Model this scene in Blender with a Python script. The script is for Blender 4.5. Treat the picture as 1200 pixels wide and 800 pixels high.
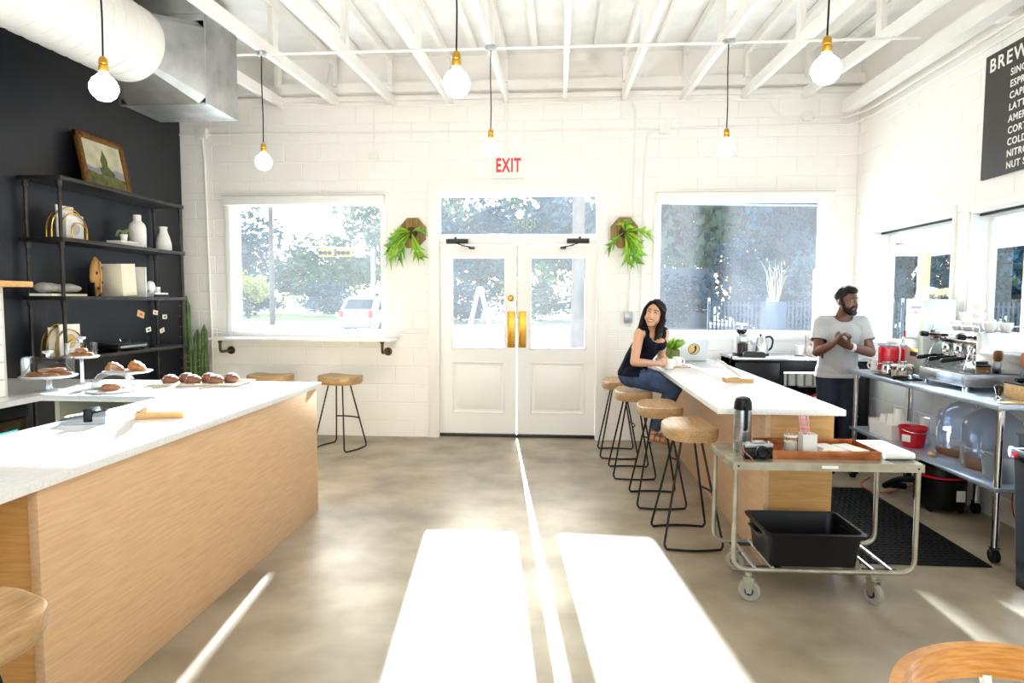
import bpy, bmesh, math, random
from mathutils import Vector, Matrix

for _o in list(bpy.data.objects):
    bpy.data.objects.remove(_o)
SC = bpy.context.scene
COL = SC.collection
PI = math.pi
rnd = random.Random(7)

# ------------------------------------------------------------------ camera
CAM_H, DB, XR, XL = 1.525, 6.918, 3.08, -4.2      # camera height, back wall, right wall, left wall
cd = bpy.data.cameras.new('camera')
cam = bpy.data.objects.new('camera', cd)
COL.objects.link(cam)
cd.sensor_width = 36.0
cd.lens = 746.4 / 1200 * 36.0
cd.clip_start, cd.clip_end = 0.05, 500
_yaw, _pit, _rol = 0.07132, 0.06513, 0.003086
_F = Vector((-math.sin(_yaw) * math.cos(_pit), math.cos(_yaw) * math.cos(_pit), -math.sin(_pit)))
_R = Vector((math.cos(_yaw), math.sin(_yaw), 0))
_U = _R.cross(_F)
_R2 = math.cos(_rol) * _R + math.sin(_rol) * _U
_U2 = -math.sin(_rol) * _R + math.cos(_rol) * _U
_m = Matrix((_R2, _U2, -_F)).transposed().to_4x4()
_m.translation = (0, 0, CAM_H)
cam.matrix_world = _m
SC.camera = cam

# ------------------------------------------------------------------ sky, sun, exposure
SUN_DIR = Vector((0.106, -1.0, -0.336)).normalized()    # low sun over the street, shining in through the front
w = bpy.data.worlds.new('sky')
SC.world = w
w.use_nodes = True
wn = w.node_tree
wn.nodes.clear()
_out = wn.nodes.new('ShaderNodeOutputWorld')
_bg = wn.nodes.new('ShaderNodeBackground')
_sky = wn.nodes.new('ShaderNodeTexSky')
_sky.sky_type = 'NISHITA'
_sky.sun_disc = False
_sky.sun_elevation = math.radians(18.4)
_sky.sun_rotation = math.atan2(-SUN_DIR.x, -SUN_DIR.y)
_sky.dust_density = 3.0
_sky.air_density = 1.0
_mixw = wn.nodes.new('ShaderNodeMix')
_mixw.data_type = 'RGBA'
_mixw.inputs[0].default_value = 0.55
_mixw.inputs[7].default_value = (1.9, 1.95, 2.0, 1)     # thin bright overcast veil over the blue
wn.links.new(_sky.outputs[0], _mixw.inputs[6])
wn.links.new(_mixw.outputs[2], _bg.inputs[0])
_bg.inputs[1].default_value = 0.62
wn.links.new(_bg.outputs[0], _out.inputs[0])

sl = bpy.data.lights.new('sun', 'SUN')
sl.energy = 24.0
sl.angle = math.radians(0.9)
sl.color = (0.97, 0.985, 1.0)
sun = bpy.data.objects.new('sun', sl)
COL.objects.link(sun)
sun.rotation_euler = SUN_DIR.to_track_quat('-Z', 'Y').to_euler()
sun.location = (-2, 30, 12)

SC.view_settings.view_transform = 'Standard'
SC.view_settings.look = 'None'
SC.view_settings.exposure = 1.05
SC.view_settings.gamma = 1.0
SC.view_settings.use_curve_mapping = False
SC.cycles.max_bounces = 14
SC.cycles.diffuse_bounces = 7
SC.cycles.transparent_max_bounces = 24
SC.cycles.caustics_reflective = False
SC.cycles.caustics_refractive = False
SC.cycles.sample_clamp_indirect = 6.0

# ------------------------------------------------------------------ materials
def lin(c):
    if isinstance(c, str):
        c = tuple(int(c[i:i + 2], 16) for i in (0, 2, 4))
    return tuple(((v / 255) / 12.92 if v / 255 <= .04045 else ((v / 255 + .055) / 1.055) ** 2.4) for v in c) + (1,)

MATS = {}
def mat(name, col, rough=.5, metal=0., col2=None, scale=8., stretch=(1, 1, 1), detail=4, bump=0., bscale=60., bstretch=(1, 1, 1),
        spec=.5, coat=0., emis=None, estr=0., trans=0., lo=.35, hi=.65, sss=0., rvar=0., distort=0.):
    m = bpy.data.materials.new(name)
    m.use_nodes = True
    nt = m.node_tree
    b = nt.nodes['Principled BSDF']
    b.inputs['Base Color'].default_value = lin(col)
    b.inputs['Roughness'].default_value = rough
    b.inputs['Metallic'].default_value = metal
    b.inputs['Specular IOR Level'].default_value = spec
    b.inputs['Coat Weight'].default_value = coat
    b.inputs['Coat Roughness'].default_value = .12
    b.inputs['Transmission Weight'].default_value = trans
    if sss:
        b.inputs['Subsurface Weight'].default_value = sss
        b.inputs['Subsurface Radius'].default_value = (.02, .008, .004)
        b.inputs['Subsurface Scale'].default_value = .3
    if emis is not None:
        b.inputs['Emission Color'].default_value = lin(emis)
        b.inputs['Emission Strength'].default_value = estr
    if col2 is not None or bump or rvar:
        tc = nt.nodes.new('ShaderNodeTexCoord')
    if col2 is not None or rvar:
        mp = nt.nodes.new('ShaderNodeMapping')
        mp.inputs['Scale'].default_value = stretch
        nz = nt.nodes.new('ShaderNodeTexNoise')
        nz.inputs['Scale'].default_value = scale
        nz.inputs['Detail'].default_value = detail
        nz.inputs['Distortion'].default_value = distort
        nt.links.new(tc.outputs['Object'], mp.inputs[0])
        nt.links.new(mp.outputs[0], nz.inputs['Vector'])
        rp = nt.nodes.new('ShaderNodeMapRange')
        rp.inputs[1].default_value, rp.inputs[2].default_value = lo, hi
        nt.links.new(nz.outputs[0], rp.inputs[0])
        if col2 is not None:
            mx = nt.nodes.new('ShaderNodeMix')
            mx.data_type = 'RGBA'
            mx.inputs[6].default_value = lin(col)
            mx.inputs[7].default_value = lin(col2)
            nt.links.new(rp.outputs[0], mx.inputs[0])
            nt.links.new(mx.outputs[2], b.inputs['Base Color'])
        if rvar:
            ma = nt.nodes.new('ShaderNodeMath')
            ma.operation = 'MULTIPLY_ADD'
            ma.inputs[1].default_value, ma.inputs[2].default_value = rvar, rough
            nt.links.new(rp.outputs[0], ma.inputs[0])
            nt.links.new(ma.outputs[0], b.inputs['Roughness'])
    if bump:
        mp2 = nt.nodes.new('ShaderNodeMapping')
        mp2.inputs['Scale'].default_value = bstretch
        n2 = nt.nodes.new('ShaderNodeTexNoise')
        n2.inputs['Scale'].default_value = bscale
        n2.inputs['Detail'].default_value = 3
        bp = nt.nodes.new('ShaderNodeBump')
        bp.inputs['Strength'].default_value = bump
        bp.inputs['Distance'].default_value = .004
        nt.links.new(tc.outputs['Object'], mp2.inputs[0])
        nt.links.new(mp2.outputs[0], n2.inputs['Vector'])
        nt.links.new(n2.outputs[0], bp.inputs['Height'])
        nt.links.new(bp.outputs[0], b.inputs['Normal'])
    MATS[name] = m
    return m

def glass_mat(name, tint=(1, 1, 1), refl=1.0, haze=0., haze_col=(1, 1, 1), rough=0.0):
    """thin clear sheet: passes light straight, mirrors by Fresnel, an added translucent layer veils it a little"""
    m = bpy.data.materials.new(name)
    m.use_nodes = True
    nt = m.node_tree
    nt.nodes.clear()
    o = nt.nodes.new('ShaderNodeOutputMaterial')
    tr = nt.nodes.new('ShaderNodeBsdfTransparent')
    tr.inputs[0].default_value = (*tint, 1)
    gl = nt.nodes.new('ShaderNodeBsdfGlossy')
    gl.inputs['Roughness'].default_value = rough
    fr = nt.nodes.new('ShaderNodeFresnel')
    fr.inputs[0].default_value = 1.45
    mu = nt.nodes.new('ShaderNodeMath')
    mu.operation = 'MULTIPLY'
    mu.inputs[1].default_value = refl
    nt.links.new(fr.outputs[0], mu.inputs[0])
    mx = nt.nodes.new('ShaderNodeMixShader')
    nt.links.new(mu.outputs[0], mx.inputs[0])
    nt.links.new(tr.outputs[0], mx.inputs[1])
    nt.links.new(gl.outputs[0], mx.inputs[2])
    last = mx
    if haze:
        tl = nt.nodes.new('ShaderNodeBsdfTranslucent')
        tl.inputs[0].default_value = (*haze_col, 1)
        tc = nt.nodes.new('ShaderNodeTexCoord')
        nz = nt.nodes.new('ShaderNodeTexNoise')
        nz.inputs['Scale'].default_value = 1.6
        nz.inputs['Detail'].default_value = 3
        nt.links.new(tc.outputs['Object'], nz.inputs['Vector'])
        mr = nt.nodes.new('ShaderNodeMapRange')
        mr.inputs[1].default_value, mr.inputs[2].default_value = .3, .7
        mr.inputs[3].default_value, mr.inputs[4].default_value = haze * .75, haze * 1.25
        nt.links.new(nz.outputs[0], mr.inputs[0])
        m2 = nt.nodes.new('ShaderNodeMixShader')
        nt.links.new(mr.outputs[0], m2.inputs[0])
        nt.links.new(last.outputs[0], m2.inputs[1])
        nt.links.new(tl.outputs[0], m2.inputs[2])
        last = m2
    nt.links.new(last.outputs[0], o.inputs[0])
    MATS[name] = m
    return m

mat('wall_paint', 'f8f5f0', .55, bump=.2, bscale=90)
mat('wall_joint', 'f4f0ea', .7)
mat('dark_wall', '101218', .42, col2='14171e', scale=3)
mat('trim_white', 'f6f4f0', .35)
mat('ceiling_white', 'f7f5f1', .6, col2='f1eee8', scale=3)
mat('deck_white', 'f8f8f7', .45, col2='eeedea', scale=4, bump=.4, bscale=5)
mat('concrete', 'aea18b', .33, col2='867a66', scale=2.6, detail=9, rvar=.10, lo=.3, hi=.7, bump=.03, bscale=140, spec=.5)
mat('oak', 'e2bd94', .42, col2='d3aa7e', scale=6, stretch=(6, 1, 14), detail=8, lo=.3, hi=.7, distort=.4, bump=.08, bscale=30, bstretch=(6, 1, 14))  # paled for the light falling on the long sides
mat('oak_across', 'd8a564', .42, col2='c68f4c', scale=6, stretch=(1, 6, 14), detail=8, lo=.3, hi=.7, distort=.4)  # same oak, deeper tone painted in for the shaded end panels
mat('quartz', 'f4f3f1', .16, col2='e9e8e6', scale=60, spec=.5)
mat('seat_wood', 'c6a276', .38, col2='a5804f', scale=7, stretch=(1, 9, 9), detail=6, lo=.3, hi=.7, distort=.6)
mat('seat_wood_pale', 'd2b188', .42, col2='b08b5e', scale=7, stretch=(1, 9, 9), detail=6, lo=.3, hi=.7, distort=.6)
mat('bent_wood', 'd79a4e', .32, col2='b97a32', scale=8, stretch=(2, 2, 16), detail=6, coat=.3)
mat('black_iron', '1f1d1c', .4, metal=.6)
mat('bronze_iron', '54432c', .4, metal=.8)
mat('shelf_iron', '3d3835', .42, metal=.5, col2='2b2725', scale=12)
mat('brass', 'c99a3f', .25, metal=1.)
mat('gold_socket', 'c8983a', .3, metal=.9)
mat('galvanised', 'c4c5c3', .3, metal=.85, col2='a3a5a4', scale=5, lo=.3, hi=.7, rvar=.15)
mat('duct_wrap', 'ece8e0', .5, bump=.15, bscale=30)
mat('steel', 'c9cccf', .22, metal=1., rvar=.1, scale=6)
mat('brushed_steel', 'b9bcbf', .33, metal=1., col2='a2a6a9', scale=10, stretch=(1, 1, 12))
mat('chrome', 'dcdddf', .08, metal=1.)
mat('zinc', 'bdb8a6', .38, metal=.8, col2='9c9682', scale=9, lo=.3, hi=.7, rvar=.15)
mat('blue_steel', 'c4d1e2', .28, metal=.6, col2='adbdd2', scale=5)  # pale blue of the mirrored windows is put into the base colour
mat('tower_steel', 'dde0d6', .3, metal=.5, col2='d0d4c8', scale=3)
mat('black_plastic', '0a0a0b', .36, spec=.3)
mat('black_rubber', '0b0c0e', .6, spec=.18)
mat('grey_rubber', '9d978b', .6)
mat('dark_metal', '3b3a38', .4, metal=.7)
mat('white_ceramic', 'f5f2ee', .2, coat=.3)
mat('matte_white', 'f2eee8', .6)
mat('paper', 'f4f1ea', .7)
mat('cream_paper', 'e5dcc4', .7)
mat('red_plastic', 'cc1226', .35)
mat('red_ink', 'e8414a', .5)
mat('black_ink', '1a1917', .6)
mat('tan_ink', 'd7b673', .6)
mat('menu_black', '35302a', .55)
mat('letter_white', 'f6f4ee', .5)
mat('letter_gold', 'f0e3b4', .5)
mat('copper', 'e09a6c', .18, metal=.9, col2='b9673c', scale=9, lo=.3, hi=.7)
mat('leaf', '7fb52a', .5, col2='5a9a1e', scale=20)
mat('leaf_light', 'a8d038', .45, col2='86bb2a', scale=20)
mat('leaf_grey', '8fa06a', .55)
mat('moss', '6f7a3a', .9, col2='4c5a26', scale=40, bump=.8, bscale=120)
mat('cactus', '39512a', .55, col2='55703a', scale=12)
mat('plaque_wood', 'a98a44', .5, col2='7f6530', scale=6, stretch=(8, 8, 1))
mat('dark_moss', '4a3a20', .9)
mat('pastry', 'b5793c', .6, col2='8d5526', scale=25, bump=.5, bscale=60)
mat('muffin', '6b3d2a', .7, col2='8b5a44', scale=30, bump=.4, bscale=60)
mat('sugar', 'efe9e2', .8)
mat('skin_light', 'dca886', .45, sss=.15)
mat('skin_dark', '6b412b', .42, sss=.08)
mat('hair_black', '0e0a08', .5, col2='1a120e', scale=30, stretch=(8, 8, 1), spec=.2)
mat('navy_top', '0d0f20', .8, bump=.2, bscale=80, spec=.2)
mat('jeans', '2f3f5c', .8, col2='41547a', scale=14, bump=.3, bscale=200)
mat('dark_jeans', '1b202e', .8, col2='242b3c', scale=14)
mat('grey_shirt', 'b9b7b6', .8, col2='adabaa', scale=10, bump=.2, bscale=40)
mat('sandal', '9c6a4e', .5)
mat('teeth', 'f7f4ee', .3)
mat('lips', 'b85c50', .4)
mat('lips_brown', '8a4a3e', .45)
mat('eye_white', 'eeeae4', .3)
mat('bulb_glow', 'fff3dc', .3, emis='fff9f2', estr=40)
mat('linen', 'a9a69f', .85, bump=.6, bscale=35)
mat('canvas_sky', 'd8cda4', .7, col2='a9a58f', scale=7, lo=.3, hi=.7)
mat('canvas_land', '7a7a3c', .7, col2='4d5228', scale=14, lo=.3, hi=.7)
mat('canvas_hill', '8f8a92', .7)
mat('canvas_tree', '3f4a22', .7, col2='5d6630', scale=30)
mat('frame_gold', '8a5f22', .35, metal=.5, col2='6a4416', scale=30, bump=.5, bscale=90)
mat('mask_wood', 'b98a4a', .5, col2='a0722f', scale=8)
mat('light_wood', 'd8ae76', .45, col2='c39558', scale=6, stretch=(1, 8, 10), detail=6)
mat('tile_white', 'f0eeea', .15, coat=.3)
mat('grout', 'cfcac2', .8)
mat('screen', '101418', .15)
mat('teal_glow', '5fc3c8', .3, emis='5fc3c8', estr=.6)
mat('fridge_glow', 'dff0e4', .3, emis='dff0e4', estr=7)
mat('orange_cord', 'd2452a', .5)
mat('juice_red', 'd4152f', .15, coat=.4)
mat('coffee_dark', '2a1710', .2)
mat('yellow_label', 'e3a323', .5)
mat('amber', 'b8743c', .3)
# outdoors
mat('asphalt', 'a9aaab', .9, col2='97999b', scale=1.5)
mat('pavement', 'd5d0c6', .9, col2='c5c0b6', scale=2)
mat('grass', '8fa860', .95, col2='a9b870', scale=1.5)
mat('foliage', '486650', .7, col2='66805c', scale=.9)
mat('foliage_blue', '2f5460', .7, col2='44696e', scale=.9)  # greens shifted bluer to carry the outdoor colour cast
mat('foliage_dark', '0f3a4c', .7, col2='1e5664', scale=.9)
mat('foliage_yellow', 'c2bb5a', .7, col2='a8ab50', scale=1.2)
mat('bark', '6f6457', .9, col2='574d42', scale=4)
mat('pole_wood', '6e6258', .9, col2='5d5248', scale=3)
mat('pine_post', 'dcb98c', .6, col2='caa270', scale=5, stretch=(10, 10, 1))
mat('house_wall', '8b949e', .8)
mat('house_roof', '4a525c', .8)
mat('car_paint', 'f2f2f2', .15, coat=1.)
mat('car_glass', '26303a', .06)
mat('tyre', '1b1b1c', .8)
mat('tail_red', 'c02020', .2)
mat('signal_yellow', 'caa23c', .5)
mat('fence_grey', '46586c', .8)
mat('twig', 'd6c4a0', .8)
glass_mat('window_glass', (.76, .89, 1.0), .8, haze=.026, haze_col=(.80, .90, 1.0))  # scatter and blue tint added to imitate glare and the cool outdoor cast
glass_mat('side_glass', (.74, .91, 1.0), .22)  # blue tint carries the same outdoor cast
glass_mat('milky_glass', (.97, .98, .98), .9, haze=.3, haze_col=(1, 1, 1))
glass_mat('clear_glass', (.99, .995, .995), .75)
glass_mat('clear_plastic', (.95, .97, 1.0), 1.0, haze=.34, haze_col=(.85, .92, 1.0), rough=.1)
glass_mat('blue_plastic', (.86, .92, 1.0), 1.0, haze=.5, haze_col=(.84, .91, 1.0), rough=.08)

# ------------------------------------------------------------------ mesh helpers
class MB:
    def __init__(s):
        s.bm = bmesh.new()
        s.mats = []
        s.cur = 0
    def use(s, name):
        if name not in s.mats:
            s.mats.append(name)
        s.cur = s.mats.index(name)
        return s
    def _faces(s, fs):
        for f in fs:
            f.material_index = s.cur
    def poly(s, verts, faces):
        vs = [s.bm.verts.new(v) for v in verts]
        out = []
        for f in faces:
            try:
                out.append(s.bm.faces.new([vs[i] for i in f]))
            except ValueError:
                pass
        s._faces(out)
        return vs
    def box(s, lo, hi, bev=0., M=None, seg=2):
        x0, y0, z0 = lo
        x1, y1, z1 = hi
        V = [(x0, y0, z0), (x1, y0, z0), (x1, y1, z0), (x0, y1, z0), (x0, y0, z1), (x1, y0, z1), (x1, y1, z1), (x0, y1, z1)]
        if M is not None:
            V = [M @ Vector(v) for v in V]
        Fc = [(0, 3, 2, 1), (4, 5, 6, 7), (0, 1, 5, 4), (1, 2, 6, 5), (2, 3, 7, 6), (3, 0, 4, 7)]
        vs = [s.bm.verts.new(v) for v in V]
        fs = [s.bm.faces.new([vs[i] for i in f]) for f in Fc]
        s._faces(fs)
        if bev > 0:
            es = set(e for f in fs for e in f.edges)
            r = bmesh.ops.bevel(s.bm, geom=list(es), offset=bev, segments=seg, affect='EDGES', profile=.5)
            s._faces(r['faces'])
        return s
    def cbox(s, c, d, bev=0., M=None, seg=2):
        return s.box([c[i] - d[i] / 2 for i in range(3)], [c[i] + d[i] / 2 for i in range(3)], bev, M, seg)
    def rings(s, rings, cap0=True, cap1=True, closed=True, loop=False):
        R = [[s.bm.verts.new(v) for v in r] for r in rings]
        out = []
        n = len(R[0])
        rng = range(len(R)) if loop else range(len(R) - 1)
        for i in rng:
            a, b = R[i], R[(i + 1) % len(R)]
            for j in range(n if closed else n - 1):
                k = (j + 1) % n
                out.append(s.bm.faces.new((a[j], a[k], b[k], b[j])))
        if not loop and closed:
            if cap0:
                out.append(s.bm.faces.new(R[0][::-1]))
            if cap1:
                out.append(s.bm.faces.new(R[-1]))
        s._faces(out)
        return s
    def lathe(s, prof, c=(0, 0, 0), seg=20, cap0=True, cap1=True, M=None):
        rr = []
        for r, z in prof:
            ring = [Vector((c[0] + max(r, 1e-4) * math.cos(2 * PI * k / seg), c[1] + max(r, 1e-4) * math.sin(2 * PI * k / seg), c[2] + z)) for k in range(seg)]
            rr.append([M @ v for v in ring] if M is not None else ring)
        return s.rings(rr, cap0, cap1)
    def tube(s, pts, r, seg=8, closed=False, cap=True):
        pts = [Vector(p) for p in pts]
        n = len(pts)
        rr = []
        up = None
        for i, p in enumerate(pts):
            if closed:
                d = (pts[(i + 1) % n] - pts[i - 1])
            else:
                d = pts[min(i + 1, n - 1)] - pts[max(i - 1, 0)]
            d = d.normalized() if d.length > 1e-9 else Vector((0, 0, 1))
            if up is None:
                up = Vector((0, 0, 1)) if abs(d.z) < .9 else Vector((1, 0, 0))
            a = d.cross(up)
            if a.length < 1e-6:
                a = d.cross(Vector((1, .3, 0)))
            a.normalize()
            b = a.cross(d).normalized()
            up = b
            rad = r[i] if isinstance(r, (list, tuple)) else r
            rr.append([p + rad * (math.cos(2 * PI * k / seg) * a + math.sin(2 * PI * k / seg) * b) for k in range(seg)])
        return s.rings(rr, cap, cap, True, closed)
    def cyl(s, p0, p1, r0, r1=None, seg=14, cap=True):
        return s.tube([p0, p1], [r0, r1 if r1 is not None else r0], seg, cap=cap)
    def ball(s, c, r, seg=14, rings=9, M=None):
        rx, ry, rz = (r, r, r) if not isinstance(r, (tuple, list)) else r
        rr = []
        for i in range(rings + 1):
            t = PI * i / rings
            q = max(math.sin(t), 1e-3)
            ring = [Vector((rx * q * math.cos(2 * PI * k / seg), ry * q * math.sin(2 * PI * k / seg), -rz * math.cos(t))) for k in range(seg)]
            rr.append([(M @ v if M is not None else v) + Vector(c) for v in ring])
        return s.rings(rr)
    def capsule(s, p0, p1, r0, r1, seg=12, flat=1.0, fdir=None):
        p0, p1 = Vector(p0), Vector(p1)
        d = p1 - p0
        L = d.length
        d = d / L if L > 1e-9 else Vector((0, 0, 1))
        if fdir is not None:
            b = Vector(fdir) - Vector(fdir).dot(d) * d
            b.normalize()
            a = b.cross(d)
        else:
            a = d.cross(Vector((0, 0, 1)) if abs(d.z) < .9 else Vector((1, 0, 0))).normalized()
            b = a.cross(d)
        rr = []
        for i in range(5):
            t = PI / 2 * i / 4
            q = max(math.sin(t), .02)
            rr.append((p0 - d * r0 * math.cos(t), r0 * q))
        for i in range(5):
            t = PI / 2 * i / 4
            q = max(math.cos(t), .02)
            rr.append((p1 + d * r1 * math.sin(t), r1 * q))
        return s.rings([[c + q * (math.cos(2 * PI * k / seg) * a + flat * math.sin(2 * PI * k / seg) * b) for k in range(seg)] for c, q in rr])
    def prism(s, pts2, axis, lo, hi, bev=0.):
        """extrude a 2-D outline along axis 0/1/2 between lo and hi"""
        def P(u, v, t):
            return [(t, u, v), (u, t, v), (u, v, t)][axis]
        a = [s.bm.verts.new(P(u, v, lo)) for u, v in pts2]
        b = [s.bm.verts.new(P(u, v, hi)) for u, v in pts2]
        n = len(a)
        fs = [s.bm.faces.new((a[i], a[(i + 1) % n], b[(i + 1) % n], b[i])) for i in range(n)]
        fs += [s.bm.faces.new(a[::-1]), s.bm.faces.new(b)]
        s._faces(fs)
        if bev:
            es = set(e for f in fs[-2:] for e in f.edges)
            r = bmesh.ops.bevel(s.bm, geom=list(es), offset=bev, segments=2, affect='EDGES', profile=.5)
            s._faces(r['faces'])
        return s
    def build(s, name, m=None, parent=None, smooth=True, ang=38, loc=None, rot=None):
        bmesh.ops.recalc_face_normals(s.bm, faces=s.bm.faces)
        me = bpy.data.meshes.new(name)
        s.bm.to_mesh(me)
        s.bm.free()
        names = s.mats if s.mats else [m]
        for k in names:
            me.materials.append(MATS[k])
        if smooth:
            me.polygons.foreach_set('use_smooth', [True] * len(me.polygons))
            me.set_sharp_from_angle(angle=math.radians(ang))
        return link(name, me, parent, loc, rot)

def link(name, me, parent=None, loc=None, rot=None):
    o = bpy.data.objects.new(name, me)
    COL.objects.link(o)
    if parent is not None:
        o.parent = parent
    if loc is not None:
        o.location = loc
    if rot is not None:
        o.rotation_euler = rot
    return o

def tag(o, label, cat, group=None):
    o['label'] = label
    o['category'] = cat
    if group:
        o['group'] = group
    return o

def thing(name, label, cat, loc=(0, 0, 0), rz=0., group=None):
    o = link(name, None, None, loc, (0, 0, rz))
    o.empty_display_size = .1
    return tag(o, label, cat, group)

def struct(o, label=None, cat=None):
    o['kind'] = 'structure'
    if label:
        o['label'] = label
    if cat:
        o['category'] = cat
    return o

def copy_tree(o, parent=None):
    c = o.copy()
    COL.objects.link(c)
    if parent is not None:
        c.parent = parent
    for ch in list(o.children):
        copy_tree(ch, c)
    return c

def dup(root, loc, rz, label=None):
    c = copy_tree(root)
    c.location = loc
    c.rotation_euler = (0, 0, rz)
    if label:
        c['label'] = label
    return c

def rot(ax, a, c=(0, 0, 0)):
    c = Vector(c)
    return Matrix.Translation(c) @ Matrix.Rotation(a, 4, ax) @ Matrix.Translation(-c)

_FONT = None
def text_mesh(txt, size, m, name='lettering', parent=None, M=None, align='LEFT', depth=.0008, xs=1.0, space=1.0, bold=0.):
    cu = bpy.data.curves.new('t', 'FONT')
    cu.body = txt
    cu.size = size
    cu.align_x = align
    cu.align_y = 'CENTER'
    cu.extrude = depth
    cu.offset = bold
    cu.space_character = space
    cu.resolution_u = 4
    ob = bpy.data.objects.new('t', cu)
    COL.objects.link(ob)
    dg = bpy.context.evaluated_depsgraph_get()
    me = bpy.data.meshes.new_from_object(ob.evaluated_get(dg))
    bpy.data.objects.remove(ob)
    bpy.data.curves.remove(cu)
    me.materials.clear()
    me.materials.append(MATS[m])
    me.transform((M or Matrix.Identity(4)) @ Matrix.Diagonal((xs, 1, 1, 1)))
    me.name = name
    return link(name, me, parent)

def frameM(o, x, y):
    """matrix whose x / y axes are given, origin o (for lettering on a face)"""
    x, y = Vector(x).normalized(), Vector(y).normalized()
    z = x.cross(y)
    M = Matrix((x, y, z)).transposed().to_4x4()
    M.translation = o
    return M

def arc(c, r, a0, a1, n, z=None, ax='xy'):
    out = []
    for i in range(n + 1):
        a = a0 + (a1 - a0) * i / n
        u, v = c[0] + r * math.cos(a), c[1] + r * math.sin(a)
        out.append((u, v))
    return out
def bez(p0, p1, p2, p3, n=10):
    p0, p1, p2, p3 = map(Vector, (p0, p1, p2, p3))
    return [((1 - t) ** 3) * p0 + 3 * t * (1 - t) ** 2 * p1 + 3 * t * t * (1 - t) * p2 + t ** 3 * p3 for t in [i / n for i in range(n + 1)]]
def rpath(pts, r, n=5):
    """polyline with its corners rounded by radius r"""
    pts = [Vector(p) for p in pts]
    out = [pts[0]]
    for i in range(1, len(pts) - 1):
        a, b, c = pts[i - 1], pts[i], pts[i + 1]
        q = min(r, (a - b).length * .49, (c - b).length * .49)
        s0, s1 = b + (a - b).normalized() * q, b + (c - b).normalized() * q
        for k in range(n + 1):
            t = k / n
            out.append((1 - t) ** 2 * s0 + 2 * t * (1 - t) * b + t * t * s1)
    out.append(pts[-1])
    return out
def sm(x):
    return x * x * (3 - 2 * x)
# ================================================================== the room
WT = .2
YR = -3.0
def cells(u0, u1, z0, z1, holes):
    us = sorted({u0, u1, *[h[0] for h in holes], *[h[1] for h in holes]})
    zs = sorted({z0, z1, *[h[2] for h in holes], *[h[3] for h in holes]})
    us = [u for u in us if u0 <= u <= u1]
    zs = [z for z in zs if z0 <= z <= z1]
    for a, b in zip(us, us[1:]):
        for c, d in zip(zs, zs[1:]):
            mu, mz = (a + b) / 2, (c + d) / 2
            if not any(h[0] < mu < h[1] and h[2] < mz < h[3] for h in holes):
                yield a, b, c, d

fl = MB().box((XL - .2, YR - .2, -.15), (XR + .2, DB + WT + .35, 0)).build('floor', 'concrete', smooth=False)
struct(fl, 'polished tan grey concrete floor with sunlit patches', 'floor')

HOLES_B = [(-3.64, -1.93, 1.15, 2.60), (1.07, 2.79, 1.17, 2.60), (-1.32, .43, 0, 2.69)]
HOLES_R = [(5.25, 6.5, 1.12, 2.2), (3.0, 5.05, 1.15, 2.19)]
JD = .004
b = MB()
for a, c, z0, z1 in cells(XL - .2, XR + .2, 0, 4.5, HOLES_B):
    b.box((a, DB + JD, z0), (c, DB + WT, z1))
wall_back = struct(b.build('wall_back', 'wall_joint', smooth=False), 'white painted concrete block wall with windows and double door', 'wall')
b = MB()
for a, c, z0, z1 in cells(YR, DB + JD, 0, 4.5, HOLES_R):
    b.box((XR + JD, a, z0), (XR + WT, c, z1))
wall_right = struct(b.build('wall_right', 'wall_joint', smooth=False), 'white painted concrete block side wall with two windows', 'wall')
b = MB().box((XL - .2, YR, 0), (XL, DB + JD, 4.5))
struct(b.build('wall_left', 'dark_wall', smooth=False), 'near black painted side wall behind the pipe shelves', 'wall')
b = MB()
for a, c, z0, z1 in cells(XL - .2, XR + .2, 0, 4.5, [(-3.9, 2.8, .25, 3.2)]):  # bare opening out of view, added to let sky light fill the room
    b.box((a, YR - .2, z0), (c, YR, z1))
struct(b.build('wall_rear', 'trim_white', smooth=False), 'unseen white rear wall with a wide opening added for fill light', 'wall')

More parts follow.
